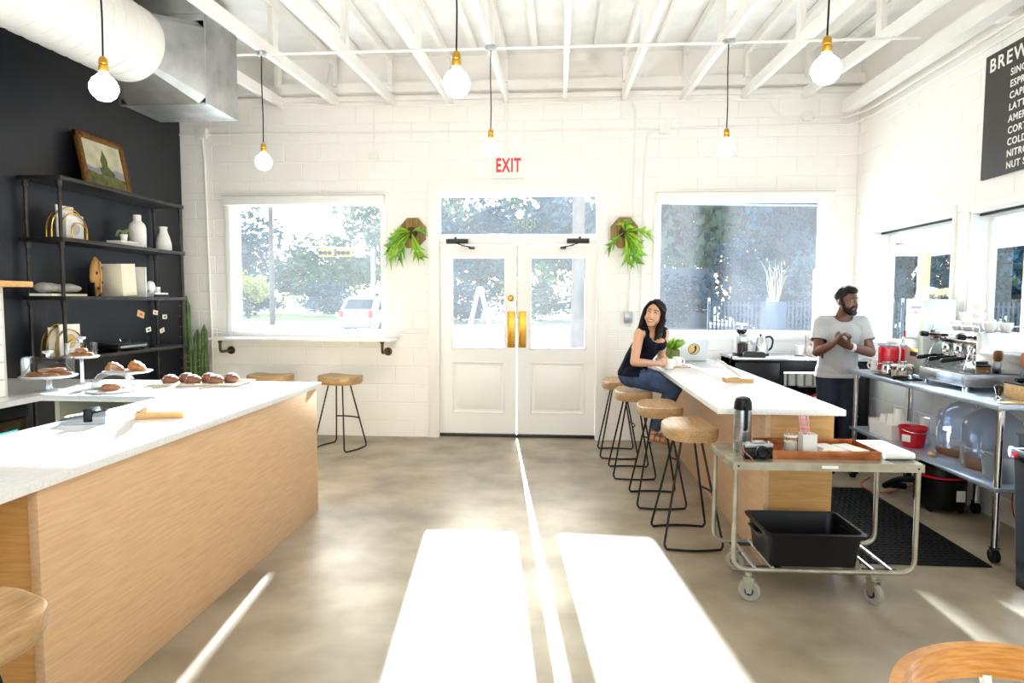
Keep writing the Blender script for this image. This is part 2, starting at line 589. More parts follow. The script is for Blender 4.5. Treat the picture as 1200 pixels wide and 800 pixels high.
# concrete blocks, one by one (running bond), as far as the picture shows them
_bc = {}
def block_mesh(w_, h_):
    k = (round(w_, 3), round(h_, 3))
    if k not in _bc:
        g, i = .0022, .0045
        x, z = w_ / 2 - g, h_ / 2 - g
        V = [(-x, 0, -z), (x, 0, -z), (x, 0, z), (-x, 0, z), (-x + i, -JD, -z + i), (x - i, -JD, -z + i), (x - i, -JD, z - i), (-x + i, -JD, z - i)]
        me = bpy.data.meshes.new('block')
        me.from_pydata(V, [], [(4, 5, 6, 7), (0, 1, 5, 4), (1, 2, 6, 5), (2, 3, 7, 6), (3, 0, 4, 7), (3, 2, 1, 0)])
        me.materials.append(MATS['wall_paint'])
        _bc[k] = me
    return _bc[k]
def lay_blocks(wall, u0, u1, ztop, holes, uj, place, rz):
    bw, bh, z0 = .4064, .2032, .178
    rows = [(0, z0)]
    while rows[-1][1] < ztop - .01:
        rows.append((rows[-1][1], min(rows[-1][1] + bh, ztop)))
    n = 0
    for r, (za, zb) in enumerate(rows):
        off = uj + (r % 2) * bw / 2
        zc = sorted({za, zb, *[z for h in holes for z in h[2:] if za + .02 < z < zb - .02]})
        for c, d in zip(zc, zc[1:]):
            k0 = math.floor((u0 - off) / bw)
            u = off + k0 * bw
            while u < u1:
                segs = [(max(u, u0), min(u + bw, u1))]
                for h in holes:
                    if h[2] < (c + d) / 2 < h[3]:
                        ns = []
                        for s0, s1 in segs:
                            if h[1] <= s0 or h[0] >= s1:
                                ns.append((s0, s1))
                            else:
                                if s0 < h[0]: ns.append((s0, h[0]))
                                if s1 > h[1]: ns.append((h[1], s1))
                        segs = ns
                for s0, s1 in segs:
                    if s1 - s0 > .03:
                        o = link('block', block_mesh(s1 - s0, d - c), wall, place((s0 + s1) / 2, (c + d) / 2), (0, 0, rz))
                        n += 1
                u += bw
    return n
lay_blocks(wall_back, XL, XR, 3.62, HOLES_B, -4.03, lambda u, z: (u, DB + JD, z), 0)
lay_blocks(wall_right, 2.6, DB, 3.40, HOLES_R, 6.03, lambda u, z: (XR + JD, u, z), -PI / 2)
_pl = MB().box((XL, DB, 3.62), (XR, DB + JD, 4.5)).box((XR, 2.6, 3.40), (XR + JD, DB, 4.5)).box((XR, YR, 0), (XR + JD, 2.6, 4.5))
_pl.build('plain_plaster', 'wall_paint', wall_back, smooth=False)

# ---------------------------------------------------------------- roof: deck, trusses
SL = .052
def zc(y):                                # underside of the truss bottom chords, rising to the street
    return 3.60 - SL * (DB - y)
ceil = MB()
ceil.poly([(XL - .2, YR - .2, zc(YR) + .52), (XR + .2, YR - .2, zc(YR) + .52), (XR + .2, DB + WT, zc(DB) + .53), (XL - .2, DB + WT, zc(DB) + .53),
           (XL - .2, YR - .2, zc(YR) + .7), (XR + .2, YR - .2, zc(YR) + .7), (XR + .2, DB + WT, zc(DB) + .71), (XL - .2, DB + WT, zc(DB) + .71)],
          [(0, 1, 2, 3), (7, 6, 5, 4), (0, 4, 5, 1), (1, 5, 6, 2), (2, 6, 7, 3), (3, 7, 4, 0)])
ceiling = struct(ceil.build('ceiling', 'deck_white', smooth=False), 'white roof deck above open painted wooden trusses', 'ceiling')
def slope_bar(x, y0, y1, dz, wd, ht, name, m='ceiling_white'):
    V = []
    for y in (y0, y1):
        z = zc(y) + dz
        V += [(x - wd / 2, y, z), (x + wd / 2, y, z), (x + wd / 2, y, z + ht), (x - wd / 2, y, z + ht)]
    q = MB()
    q.poly(V, [(0, 1, 2, 3), (7, 6, 5, 4), (0, 4, 5, 1), (1, 5, 6, 2), (2, 6, 7, 3), (3, 7, 4, 0)])
    return q.build(name, m, ceiling, smooth=False)
CHX = [-2.39 + .612 * k for k in range(-2, 9)]
for x in CHX:
    ys = 5.62 if -3.1 < x < -2.9 else YR          # one truss is cut short where the duct rises through the roof
    slope_bar(x, ys, DB - .002, 0, .042, .10, 'bottom_chord')
    slope_bar(x + .0, ys, DB - .10, .42, .042, .09, 'top_chord')
    for y in (DB - .13, 5.32, 3.75, 2.1, .5):
        if y < ys: continue
        q = MB().box((x - .021, y - .045, zc(y) + (.10 if y < 6.7 else .19)), (x + .021, y + .045, zc(y) + .42))
        q.build('truss_post', 'ceiling_white', ceiling, smooth=False)
for x in [c + .306 for c in CHX if c > -2.9]:
    slope_bar(x, YR, DB - .25, .455, .06, .05, 'purlin')
MB().box((XL, DB - .09, 3.73), (XR, DB - .001, 3.83)).box((XL, DB - .05, 3.655), (XR, DB - .001, 3.70)).build('ledger_beam', 'ceiling_white', ceiling, smooth=False)
MB().box((2.86, YR, 3.43), (2.98, DB - .1, 3.55)).build('side_beam', 'ceiling_white', ceiling, smooth=False)
MB().box((2.98, YR, 3.52), (3.079, DB - .1, 3.64)).build('side_ledger', 'ceiling_white', ceiling, smooth=False)
_bt = MB()
_bt.box((2.97, 4.60, 3.42), (3.075, 4.72, 3.53), .005)
_bt.build('wall_bracket', 'ceiling_white', ceiling)

# ---------------------------------------------------------------- conduits
def conduit(pts, r, label, extra=None):
    t = tag(MB().tube(rpath(pts, .07), r, 8).build('conduit', 'ceiling_white'), label, 'conduit', 'white painted conduits on walls and roof')
    return t
ry = DB - .016
conduit([(XL + .01, ry, 3.335), (-3.98, ry, 3.335)], .012, 'short white conduit from the dark wall to the corner junction box')
conduit([(-3.87, ry, 3.335), (-2.2, ry, 3.328), (1.05, ry, 3.322)], .012, 'long white conduit running level across the block wall over the door')
conduit([(1.15, ry, 3.322), (3.02, ry, 3.34), (3.055, 6.5, 3.335), (3.055, 2.7, 3.335)], .012, 'white conduit turning the corner onto the menu wall')
conduit([(-3.93, ry, 3.30), (-3.91, ry, 3.0), (-3.88, ry, 1.10), (-3.88, ry, .3)], .012, 'vertical white conduit dropping beside the window near the cactus')
conduit([(.76, ry, 3.60), (.80, ry, 3.5), (.79, ry, 2.2), (.755, ry, 1.41)], .011, 'vertical white conduit dropping to the grey outlet behind the seated woman')
conduit([(1.05, ry, 3.29), (.93, ry, 3.29), (.90, ry, 2.9), (.885, ry, 1.2)], .011, 'vertical white conduit curving down from the junction box over the fern')
conduit([(-2.0, ry, 3.66), (-2.0, ry, 3.17)], .007, 'thin white wire dropping to the small square box')
conduit([(-.55, ry, 3.62), (-.55, ry, 3.12), (-.50, ry, 3.06)], .008, 'thin white conduit dropping to the exit sign')
conduit([(XL + .9, DB - .12, 3.585), (-1.5, DB - .12, 3.575), (2.15, DB - .12, 3.57)], .010, 'white pipe running below the ledger at the wall head')
conduit([(2.15, DB - .05, 3.57), (2.25, DB - .05, 3.41), (2.49, DB - .05, 3.39), (2.49, DB - .03, 3.39)], .010, 'white cable looping down to the box near the corner')
conduit([(2.61, DB - .03, 3.395), (2.95, DB - .03, 3.40), (3.03, 6.6, 3.40), (3.03, 2.7, 3.395)], .010, 'white cable running from the corner box along the menu wall')
conduit([(-2.6, 5.12, zc(5.12) - .012), (2.7, 5.12, zc(5.12) - .012)], .011, 'white cross pipe under the trusses carrying the far pendants')
def jbox(x, z, s, label):
    t = thing('junction_box', label, 'junction box', (x, DB, z), 0, 'white junction boxes on the block wall')
    MB().box((-s / 2, -.05, -s / 2), (s / 2, 0, s / 2), .004).build('body', 'ceiling_white', t)
    MB().box((-s / 2 - .004, -.054, -s / 2 - .004), (s / 2 + .004, -.05, s / 2 + .004), .001).cyl((-s * .3, -.056, s * .3), (-s * .3, -.053, s * .3), .004).build('cover', 'ceiling_white', t)
jbox(-3.925, 3.345, .105, 'white junction box beside the dark wall above the cactus')
jbox(-2.0, 3.10, .10, 'small square white box over the window bar shelf')
jbox(1.10, 3.315, .10, 'white junction box above the window over the laptop')
jbox(2.55, 3.42, .09, 'white junction box high up near the menu wall corner')
t = thing('wall_outlet', 'grey outlet box on the block wall behind the seated woman', 'outlet', (.755, DB, 1.345))
MB().box((-.045, -.045, -.06), (.045, 0, .06), .006).build('body', 'galvanised', t)
MB().box((-.036, -.049, -.05), (.036, -.045, .05), .003).build('cover', 'brushed_steel', t)
t = thing('wall_outlet', 'small white outlet on the pier below the side window', 'outlet', (XR, 6.62, 1.23))
MB().box((-.008, -.04, -.06), (0, .04, .06), .003).build('cover', 'trim_white', t)
MB().box((-.012, -.015, .01), (-.008, .015, .04)).box((-.012, -.015, -.04), (-.008, .015, -.01)).build('socket', 'matte_white', t)

# ---------------------------------------------------------------- windows of the back wall
YG = 7.05
def sheet(pts, name, m, parent):
    q = MB()
    q.poly(pts, [tuple(range(len(pts)))])
    return q.build(name, m, parent, smooth=False)
def window_back2(n, hole, label):
    x0, x1, z0, z1 = hole
    t = struct(link('window_%d' % n, None), label, 'window')
    cw, ct, fw = .065, .018, .034
    MB().box((x0 - cw, DB - ct, z0 - cw), (x0, DB, z1 + cw), .003).box((x1, DB - ct, z0 - cw), (x1 + cw, DB, z1 + cw), .003) \
        .box((x0, DB - ct, z1), (x1, DB, z1 + cw), .003).box((x0, DB - ct, z0 - cw), (x1, DB, z0), .003).build('casing', 'trim_white', t)
    MB().box((x0, DB - .006, z0), (x0 + .012, DB + .16, z1)).box((x1 - .012, DB - .006, z0), (x1, DB + .16, z1)) \
        .box((x0, DB - .006, z1 - .012), (x1, DB + .16, z1)).box((x0, DB - .006, z0), (x1, DB + .16, z0 + .012)).build('jamb_lining', 'trim_white', t, smooth=False)
    MB().box((x0 + .01, YG - .03, z0 + .01), (x0 + fw, YG + .03, z1 - .01), .003).box((x1 - fw, YG - .03, z0 + .01), (x1 - .01, YG + .03, z1 - .01), .003) \
        .box((x0 + fw, YG - .03, z1 - fw), (x1 - fw, YG + .03, z1 - .01), .003).box((x0 + fw, YG - .03, z0 + .01), (x1 - fw, YG + .03, z0 + fw), .003).build('frame', 'trim_white', t)
    sheet([(x0 + fw, YG, z0 + fw), (x1 - fw, YG, z0 + fw), (x1 - fw, YG, z1 - fw), (x0 + fw, YG, z1 - fw)], 'pane', 'window_glass', t)
    MB().box((x0 - .045, DB - .085, z1 - .045), (x1 + .045, DB - .019, z1 + .05), .008).build('shade_cassette', 'trim_white', t)
    MB().box((x0 - .047, DB - .08, z1 + .0505), (x1 + .047, DB - .019, z1 + .056)).build('shade_bracket', 'grout', t, smooth=False)
    return t
window_back2(1, HOLES_B[0], 'large white framed shop window above the wall mounted bar shelf')
window_back2(2, HOLES_B[1], 'large white framed shop window behind the laptop and the man')
# transom + door frame
t = struct(link('window_3', None), 'wide transom window over the double door with gold street number', 'window')
sheet([(-1.30, 7.05, 2.243), (.414, 7.05, 2.243), (.414, 7.05, 2.651), (-1.30, 7.05, 2.651)], 'pane', 'window_glass', t)
MB().box((-1.32, 7.02, 2.211), (.43, 7.08, 2.243), .003).box((-1.32, 7.02, 2.651), (.43, 7.08, 2.69), .003).box((-1.32, 7.02, 2.243), (-1.30, 7.08, 2.651), .003).box((.414, 7.02, 2.243), (.43, 7.08, 2.651), .003).build('frame', 'trim_white', t)
text_mesh('1605', .15, 'letter_gold', 'street_number', t, frameM((-.36, 7.056, 2.36), (-1, 0, 0), (0, 0, 1)), 'CENTER', xs=.95)
q = MB()
q.box((-1.42, DB - .018, 0), (-1.32, DB, 2.78), .003).box((.43, DB - .018, 0), (.53, DB, 2.78), .003).box((-1.32, DB - .018, 2.69), (.43, DB, 2.78), .003)
q.box((-1.32, DB - .006, 0), (-1.306, DB + .19, 2.69)).box((.416, DB - .006, 0), (.43, DB + .19, 2.69)).box((-1.306, DB - .006, 2.678), (.416, DB + .19, 2.69))
q.box((-1.306, 6.99, 2.128), (.416, 7.09, 2.211), .004)
struct(q.build('trim_1', 'trim_white'), 'white painted casing around the double door', 'door casing')
struct(MB().box((-1.32, 6.99, 0), (.43, 7.14, .033), .004).build('trim_2', 'dark_metal'), 'dark metal threshold under the double door', 'threshold')

def door(n, x0, x1, px0, px1, label, hinge_left):
    t = struct(link('door_%d' % n, None), label, 'door')
    y0, y1, z0, z1 = 7.01, 7.055, .034, 2.122
    pz0, pz1, qz0, qz1 = .99, 1.99, .26, .84
    qx0, qx1 = px0, px1
    q = MB()
    for a, c, d, e in cells(x0, x1, z0, z1, [(px0, px1, pz0, pz1), (qx0, qx1, qz0, qz1)]):
        q.box((a, y0, d), (c, y1, e))
    q.build('leaf', 'trim_white', t, smooth=False)
    q = MB()
    q.box((qx0, y0 + .014, qz0), (qx1, y1 - .005, qz1))
    for (a, b_, c, d) in ((qx0, qx0 + .018, qz0, qz1), (qx1 - .018, qx1, qz0, qz1), (qx0, qx1, qz0, qz0 + .018), (qx0, qx1, qz1 - .018, qz1)):
        q.box((a, y0 - .004, c), (b_, y0 + .016, d), .005)
    q.box((qx0 + .05, y0 + .004, qz0 + .05), (qx1 - .05, y0 + .02, qz1 - .05), .006)
    q.build('lower_panel', 'trim_white', t)
    q = MB()
    for (a, b_, c, d) in ((px0 - .012, px0 + .01, pz0 - .012, pz1 + .012), (px1 - .01, px1 + .012, pz0 - .012, pz1 + .012), (px0, px1, pz0 - .012, pz0 + .01), (px0, px1, pz1 - .01, pz1 + .012)):
        q.box((a, y0 - .005, c), (b_, y0 + .02, d), .004)
    q.build('glazing_bead', 'trim_white', t)
    sheet([(px0, y0 + .03, pz0), (px1, y0 + .03, pz0), (px1, y0 + .03, pz1), (px0, y0 + .03, pz1)], 'pane', 'window_glass', t)
    ex = x1 - .055 if hinge_left else x0 + .055
    pl = MB().box((ex - .042, y0 - .004, 1.0), (ex + .042, y0, 1.40), .0015).build('push_plate', 'brass', t)
    q = MB()
    for dx in (-.032, .032):
        for z in (1.02, 1.38):
            q.ball((ex + dx, y0 - .004, z), (.005, .003, .005), 8, 5)
    q.build('screw', 'brass', pl)
    if hinge_left:
        k = MB().lathe([(.0, .0), (.034, 0), (.034, .006), (.026, .012), (.020, .02), (.018, .03), (0, .03)], M=frameM((ex - .005, y0, 1.545), (1, 0, 0), (0, 0, 1)) ).build('deadbolt', 'brass', t)
    # closer
    hx = x0 + .12 if hinge_left else x1 - .12
    s = 1 if hinge_left else -1
    c = MB().cyl((hx - .04 * s, y0 - .03, 2.165), (hx + .20 * s, y0 - .03, 2.165), .026, seg=16).box((min(hx - .02 * s, hx + .18 * s), y0 - .028, 2.14), (max(hx - .02 * s, hx + .18 * s), y0 - .012, 2.19)).build('door_closer', 'dark_metal', t)
    MB().cyl((hx + .06 * s, y0 - .03, 2.18), (hx + .06 * s, y0 - .03, 2.21), .012).build('spindle', 'dark_metal', c)
    MB().tube([(hx + .08 * s, y0 - .035, 2.14), (hx + .14 * s, y0 - .07, 2.115), (hx + .20 * s, y0 - .075, 2.105), (hx + .25 * s, y0 - .045, 2.09)], .007).box((min(hx + .21 * s, hx + .27 * s), y0 - .05, 2.08), (max(hx + .21 * s, hx + .27 * s), y0, 2.10)).build('closer_arm', 'dark_metal', c)
    return t
door(1, -1.304, -.4555, -1.168, -.578, 'white half glazed door leaf with brass deadbolt and push plate', True)
door(2, -.4435, .414, -.299, .308, 'white half glazed door leaf with brass push plate near the stools', False)

# ---------------------------------------------------------------- windows of the side wall
def window_side(n, hole, label):
    y0, y1, z0, z1 = hole
    t = struct(link('window_%d' % n, None), label, 'window')
    q = MB()
    q.box((XR - .006, y0, z0), (XR + .18, y0 + .014, z1)).box((XR - .006, y1 - .014, z0), (XR + .18, y1, z1)).box((XR - .006, y0, z1 - .014), (XR + .18, y1, z1)).box((XR - .04, y0, z0), (XR + .18, y1, z0 + .02))
    q.build('jamb_lining', 'trim_white', t, smooth=False)
    cw = .07
    q = MB()
    q.box((XR - .018, y0 - .03, z0 - cw), (XR, y0, z1 + cw), .003).box((XR - .018, y1, z0 - cw), (XR, y1 + cw, z1 + cw), .003).box((XR - .018, y0, z1), (XR, y1, z1 + cw), .003).box((XR - .018, y0, z0 - cw), (XR, y1, z0), .003)
    q.build('casing', 'trim_white', t)
    X = XR + .15
    fw = .045
    q = MB()
    q.box((X - .02, y0 + .01, z0 + .015), (X + .02, y0 + fw, z1 - .01), .003).box((X - .02, y1 - fw, z0 + .015), (X + .02, y1 - .01, z1 - .01), .003)
    q.box((X - .02, y0 + fw, z1 - fw), (X + .02, y1 - fw, z1 - .01), .003).box((X - .02, y0 + fw, z0 + .015), (X + .02, y1 - fw, z0 + fw), .003)
    q.build('frame', 'trim_white', t)
    sheet([(X, y0 + fw, z0 + fw), (X, y1 - fw, z0 + fw), (X, y1 - fw, z1 - fw), (X, y0 + fw, z1 - fw)], 'pane', 'side_glass', t)
    MB().box((XR + .05, y0 + .02, z1 - .032), (XR + .075, y1 - .02, z1 - .013)).build('shade_slot', 'black_plastic', t, smooth=False)
    return t
window_side(4, HOLES_R[0], 'side window behind the steel water tower with a wooden post outside')
window_side(5, HOLES_R[1], 'wide side window behind the espresso machine')

# ---------------------------------------------------------------- duct
t = thing('air_duct', 'fat round white wrapped duct joining a galvanised box by the dark wall', 'duct', (0, 0, 0))
cx, cz, cr = -3.285, 3.47, .285
DY = 4.79
def dz(y): return -.03 * (DY - y)
q = MB()
prof = []
n = 0
y = -1.5
rr = []
while y < DY - .13:
    rr.append((y, cr)); rr.append((y + .10, cr)); rr.append((y + .105, cr + .006)); rr.append((y + .12, cr + .006)); 
    y += .125
rr.append((DY, cr))
q.rings([[(cx + r * math.cos(2 * PI * k / 36), yy, cz + dz(yy) + r * math.sin(2 * PI * k / 36)) for k in range(36)] for yy, r in rr])
q.build('round_duct', 'duct_wrap', t)
def sq_ring(x0, x1, z0, z1, y, n=36):
    out = []
    for k in range(n):
        a = 2 * PI * k / n
        c, s_ = math.cos(a), math.sin(a)
        m_ = max(abs(c), abs(s_))
        out.append(((x0 + x1) / 2 + c / m_ * (x1 - x0) / 2, y, (z0 + z1) / 2 + s_ / m_ * (z1 - z0) / 2))
    return out
rx0, rx1, rz0, rz1 = -3.56, -2.84, 3.10, 3.74
q = MB()
q.rings([[(cx + cr * math.cos(2 * PI * k / 36), DY, cz + cr * math.sin(2 * PI * k / 36)) for k in range(36)], sq_ring(rx0, rx1, rz0, rz1, 5.06)], False, False)
q.build('transition', 'galvanised', t, ang=20)
q = MB()
q.box((rx0, 5.06, rz0), (rx1, 5.58, 3.99), .004)
q.box((rx0 - .010, 5.06, rz0 - .010), (rx1 + .010, 5.08, 3.75), .002)
q.box((rx0 - .008, 5.055, 3.80), (rx1 + .008, 5.585, 3.82), .002)
q.build('duct_box', 'galvanised', t)
q = MB()
for yy in (1.5,):
    q.rings([[(cx + r * math.cos(2 * PI * k / 36), yy + d, cz + dz(yy) + r * math.sin(2 * PI * k / 36)) for k in range(36)] for d, r in ((-.02, cr + .002), (-.018, cr + .013), (.018, cr + .013), (.02, cr + .002))])
q.build('band', 'duct_wrap', t)

# ---------------------------------------------------------------- pendants
def pendant(x, y, z, label):
    t = thing('pendant_lamp', label, 'pendant lamp', (x, y, z), 0, 'bare globe bulb pendants')
    top = zc(y) - z
    MB().tube([(0, 0, .155), (.003, 0, top * .4), (-.003, 0, top * .75), (0, 0, top - .02)], .0045, 6).build('cord', 'black_plastic', t)
    MB().lathe([(.012, .15), (.016, .145), (.02, .135), (.021, .115), (.017, .11), (.022, .105), (.022, .085), (.018, .075), (.0, .075)], seg=14).build('socket', 'gold_socket', t)
    MB().lathe([(.0, -.065), (.03, -.058), (.052, -.039), (.064, -.012), (.064, .012), (.052, .038), (.034, .056), (.022, .068), (.018, .08), (0, .08)], seg=22).build('bulb', 'bulb_glow', t, ang=80)
    MB().lathe([(.0, top - .03), (.03, top - .03), (.045, top - .012), (.045, top), (0, top)], seg=14).build('ceiling_cap', 'galvanised', t)
pendant(-2.266, 3.1, 2.574, 'globe bulb on black cord hanging in front of the dark wall')
pendant(-.492, 3.1, 2.558, 'large globe bulb on black cord hanging mid room ahead of the exit sign')
pendant(1.223, 3.1, 2.584, 'globe bulb on black cord hanging beside the menu board')
pendant(-2.391, 5.1, 2.635, 'globe bulb on black cord hanging before the window with the bar shelf')
pendant(-.538, 5.1, 2.718, 'globe bulb on black cord hanging beside the exit sign')
pendant(1.286, 5.1, 2.694, 'globe bulb on black cord hanging before the window behind the bar')
for yy in (1.1, -.9):  # extra rows out of view, added to brighten the room
    for xx in (-2.3, -.5, 1.25):
        pendant(xx, yy, 2.57, 'added globe bulb on black cord giving fill light, unseen behind the camera')

# ---------------------------------------------------------------- exit sign
t = thing('exit_sign', 'white exit sign with red letters above the transom', 'sign', (-.537, DB, 2.945))
MB().box((-.15, -.04, -.10), (.15, -.002, .11), .006).build('housing', 'trim_white', t)
MB().box((-.165, -.055, -.125), (.165, -.001, -.105), .003).build('base_ledge', 'trim_white', t)
text_mesh('EXIT', .20, 'red_ink', 'lettering', t, frameM((0, -.0415, .005), (1, 0, 0), (0, 0, 1)), 'CENTER', xs=.60, space=1.12, bold=.006)

# ---------------------------------------------------------------- menu board
t = thing('menu_board', 'dark menu board with white drink names on the side wall', 'menu board', (XR, 0, 0))
MB().box((-.022, 3.55, 2.40), (-.002, 4.93, 3.27), .002).build('panel', 'menu_black', t)
def mtext(s, size, y, z, xs=1.0, sp=1.0):
    text_mesh(s, size, 'letter_white', 'lettering', t, frameM((-.0232, y, z), (0, -1, 0), (0, 0, 1)), 'LEFT', xs=xs, space=sp, bold=size * .02)
mtext('BREW', .128, 4.885, 3.185, .95, 1.22)
for i, s in enumerate(['SINGLE', 'ESPRESSO', 'CAPPUCCINO', 'LATTE', 'AMERICANO', 'CORTADO', 'COLD BREW', 'NITRO', 'NUT S']):
    mtext(s, .066, 4.665, 3.075 - i * .078, .92, 1.12)
# ------------------------------------------------------------------ photo pixel -> point on a known plane
def _ray(x, y):
    return 746.4 * _F + (x - 600) * _R2 - (y - 400) * _U2
def _hit(x, y, ax, v):
    d = _ray(x, y)
    o = Vector((0, 0, CAM_H))
    return o + d * ((v - o[ax]) / d[ax])
def AX(x, y, v): return _hit(x, y, 0, v)
def AY(x, y, v): return _hit(x, y, 1, v)
def AZ(x, y, v): return _hit(x, y, 2, v)

# ================================================================== left: service counter
CT, CU = .928, .893
t = thing('service_counter', 'long oak panelled base of the pastry counter', 'counter', (0, 0, 0))
MB().box((-1.756, 1.96, 0), (-1.72, 4.42, CU), .002).build('front_panel', 'oak', t)
MB().box((-2.38, 1.975, 0), (-1.757, 2.0, CU), .002).build('end_panel', 'oak_across', t)
MB().box((-2.38, 4.39, 0), (-1.757, 4.42, CU), .002).build('far_panel', 'oak_across', t)
MB().box((-2.38, 2.001, 0), (-2.35, 4.389, CU)).build('inner_panel', 'oak', t)
MB().box((-2.38, .55, 0), (-1.78, .60, CU), .002).build('support_panel', 'oak_across', t)
t = thing('cabinet', 'open shelved cabinet under the pastry counter return', 'cabinet', (0, 0, 0))
MB().box((-3.17, 3.78, 0), (-3.14, 4.42, CU)).build('side_panel', 'cream_paper', t, smooth=False)
MB().box((-2.42, 3.78, 0), (-2.39, 4.42, CU)).build('side_panel', 'cream_paper', t, smooth=False)
MB().box((-3.14, 4.39, 0), (-2.42, 4.42, CU)).build('back_panel', 'cream_paper', t, smooth=False)
MB().box((-3.14, 3.80, .60), (-2.42, 4.39, .62)).build('shelf', 'matte_white', t, smooth=False)
MB().box((-3.14, 3.80, .08), (-2.42, 4.39, .10)).build('bottom', 'matte_white', t, smooth=False)
t = thing('storage_tub', 'pale plastic tub on the shelf under the pastry counter', 'tub', (-2.80, 4.08, .622))
MB().rings([[(-.2, -.12, 0), (.2, -.12, 0), (.2, .12, 0), (-.2, .12, 0)], [(-.22, -.14, .13), (.22, -.14, .13), (.22, .14, .13), (-.22, .14, .13)]], True, False).build('body', 'clear_plastic', t, smooth=False)
MB().box((-.23, -.15, .13), (.23, .15, .145), .004).build('lid', 'matte_white', t)
t = thing('bottle_fridge', 'dark framed glass door fridge under the counter by the tiled wall', 'fridge', (0, 0, 0))
MB().box((-4.1, 2.6, .02), (-3.26, 3.66, .88), .004).build('body', 'black_plastic', t)
d = MB()
for lo, hi in (((-3.26, 2.62, .06), (-3.23, 2.68, .80)), ((-3.26, 3.58, .06), (-3.23, 3.64, .80)), ((-3.26, 2.68, .74), (-3.23, 3.58, .80)), ((-3.26, 2.68, .06), (-3.23, 3.58, .12))):
    d.box(lo, hi, .003)
d = d.build('door', 'bronze_iron', t)
MB().box((-3.25, 2.68, .12), (-3.245, 3.58, .74)).build('glass', 'teal_glow', d)  # opaque pane glows by itself in place of a lit interior
MB().tube([(-3.23, 3.60, .3), (-3.20, 3.60, .32), (-3.20, 3.60, .6), (-3.23, 3.60, .62)], .008).build('handle', 'chrome', d)
MB().box((-3.26, 2.62, .81), (-3.235, 3.65, .87), .003).build('grille', 'black_plastic', t)

def slab(outline, z0, z1, name, m, label, cat):
    return tag(MB().prism(outline, 2, z0, z1, .003).build(name, m), label, cat)
slab([(-1.70, -.5), (-1.70, 4.47), (-4.19, 4.47), (-4.19, .5), (-3.19, .5), (-3.19, 3.70), (-2.42, 3.70), (-2.42, -.5)], CU, CT,
     'worktop', 'quartz', 'white quartz worktop of the pastry counter', 'worktop')

# tiled half wall
t = thing('tiled_half_wall', 'white tiled half wall with wooden cap standing on the counter', 'partition', (0, 0, CT))
MB().box((-4.19, 3.38, 0), (-3.335, 3.62, .665)).build('core', 'grout', t, smooth=False)
tm = MB().box((-.098, -.006, -.0485), (.098, .001, .0485), .002, seg=1)
tile0 = tm.build('tile', 'tile_white', t)
first = True
for r in range(6):
    for k in range(5):
        x = -3.335 - .1 - k * .2 + (r % 2) * .1
        if x - .098 < -4.2 or x + .1 > -3.33: continue
        o = tile0 if first else link('tile', tile0.data, t)
        first = False
        o.location = (x, 3.379, .055 + r * .105)
    o = link('tile', tile0.data, t, (-3.334, 3.50, .055 + r * .105), (0, 0, PI / 2))
MB().box((-4.19, 3.34, .666), (-3.19, 3.68, .70), .004).build('cap', 'oak_across', t)

# ---------------------------------------------------------------- pipe shelves
SX0, SX1, SY0, SY1 = -4.17, -3.86, 4.75, 6.34
SZ = [2.48, 2.005, 1.543, 1.055]
t = thing('pipe_shelf', 'black pipe shelving unit against the dark wall', 'shelf', (0, 0, 0))
for z in SZ:
    MB().box((SX0 - .02, SY0 - .02, z - .03), (SX1 + .02, SY1 + .02, z), .002).build('shelf_board', 'shelf_iron', t)
for x in (SX0 + .02, SX1 - .01):
    for y in (SY0, SY1):
        u = MB().cyl((x, y, 0), (x, y, SZ[0] - .03), .014).build('upright', 'shelf_iron', t)
        for z in SZ:
            MB().lathe([(.019, z - .085), (.021, z - .08), (.021, z - .04), (.032, z - .036), (.032, z - .031)], (x, y, 0), 14).build('fitting', 'shelf_iron', u)
        MB().lathe([(.035, 0), (.035, .008), (.02, .012), (.018, .04)], (x, y, 0), 14).build('foot_flange', 'shelf_iron', u)

# framed painting leaning on top
p0, p1 = AX(101, 208, -4.04), AX(155, 222, -4.04)
y0, y1 = p0.y, p1.y
W_, H_ = y1 - y0, .50
t = thing('framed_painting', 'gold framed landscape painting leaning on the top shelf', 'painting', (-4.045, y0, 2.482))
M = Matrix.Rotation(math.radians(-11), 4, 'Y')
q = MB()
for (a, b_, c, d_) in ((0, W_, 0, .055), (0, W_, H_ - .055, H_), (0, .055, 0, H_), (W_ - .055, W_, 0, H_)):
    q.box((-.02, a, c), (.018, b_, d_), .008, M)
q.build('frame', 'frame_gold', t)
q = MB()
for k in range(30):
    for zz in (.012, H_ - .012):
        q.ball(M @ Vector((.019, .01 + k * (W_ - .02) / 29, zz)), .007, 6, 4)
for k in range(22):
    for yy in (.012, W_ - .012):
        q.ball(M @ Vector((.019, yy, .02 + k * (H_ - .04) / 21)), .007, 6, 4)
q.build('beading', 'frame_gold', t)['kind'] = 'stuff'
MB().box((-.005, .05, .05), (.004, W_ - .05, H_ - .05), 0, M).build('canvas', 'canvas_sky', t, smooth=False)
def cpoly(pts, m, nm, e):
    q = MB()
    q.poly([M @ Vector((e, .055 + u * (W_ - .11), .055 + v * (H_ - .11))) for u, v in pts], [tuple(range(len(pts)))])
    q.build(nm, m, t, smooth=False)
cpoly([(0, .25), (0, .42), (.2, .36), (.4, .42), (.6, .36), (.8, .44), (1, .38), (1, .25)], 'canvas_hill', 'painted_hill', .0045)
cpoly([(0, 0), (0, .3), (.3, .24), (.6, .28), (1, .22), (1, 0)], 'canvas_land', 'painted_meadow', .005)
cpoly([(.38, .24), (.34, .38), (.42, .44), (.40, .58), (.46, .72), (.50, .86), (.55, .74), (.60, .60), (.57, .48), (.66, .40), (.74, .32), (.70, .24)], 'canvas_tree', 'painted_tree', .0055)

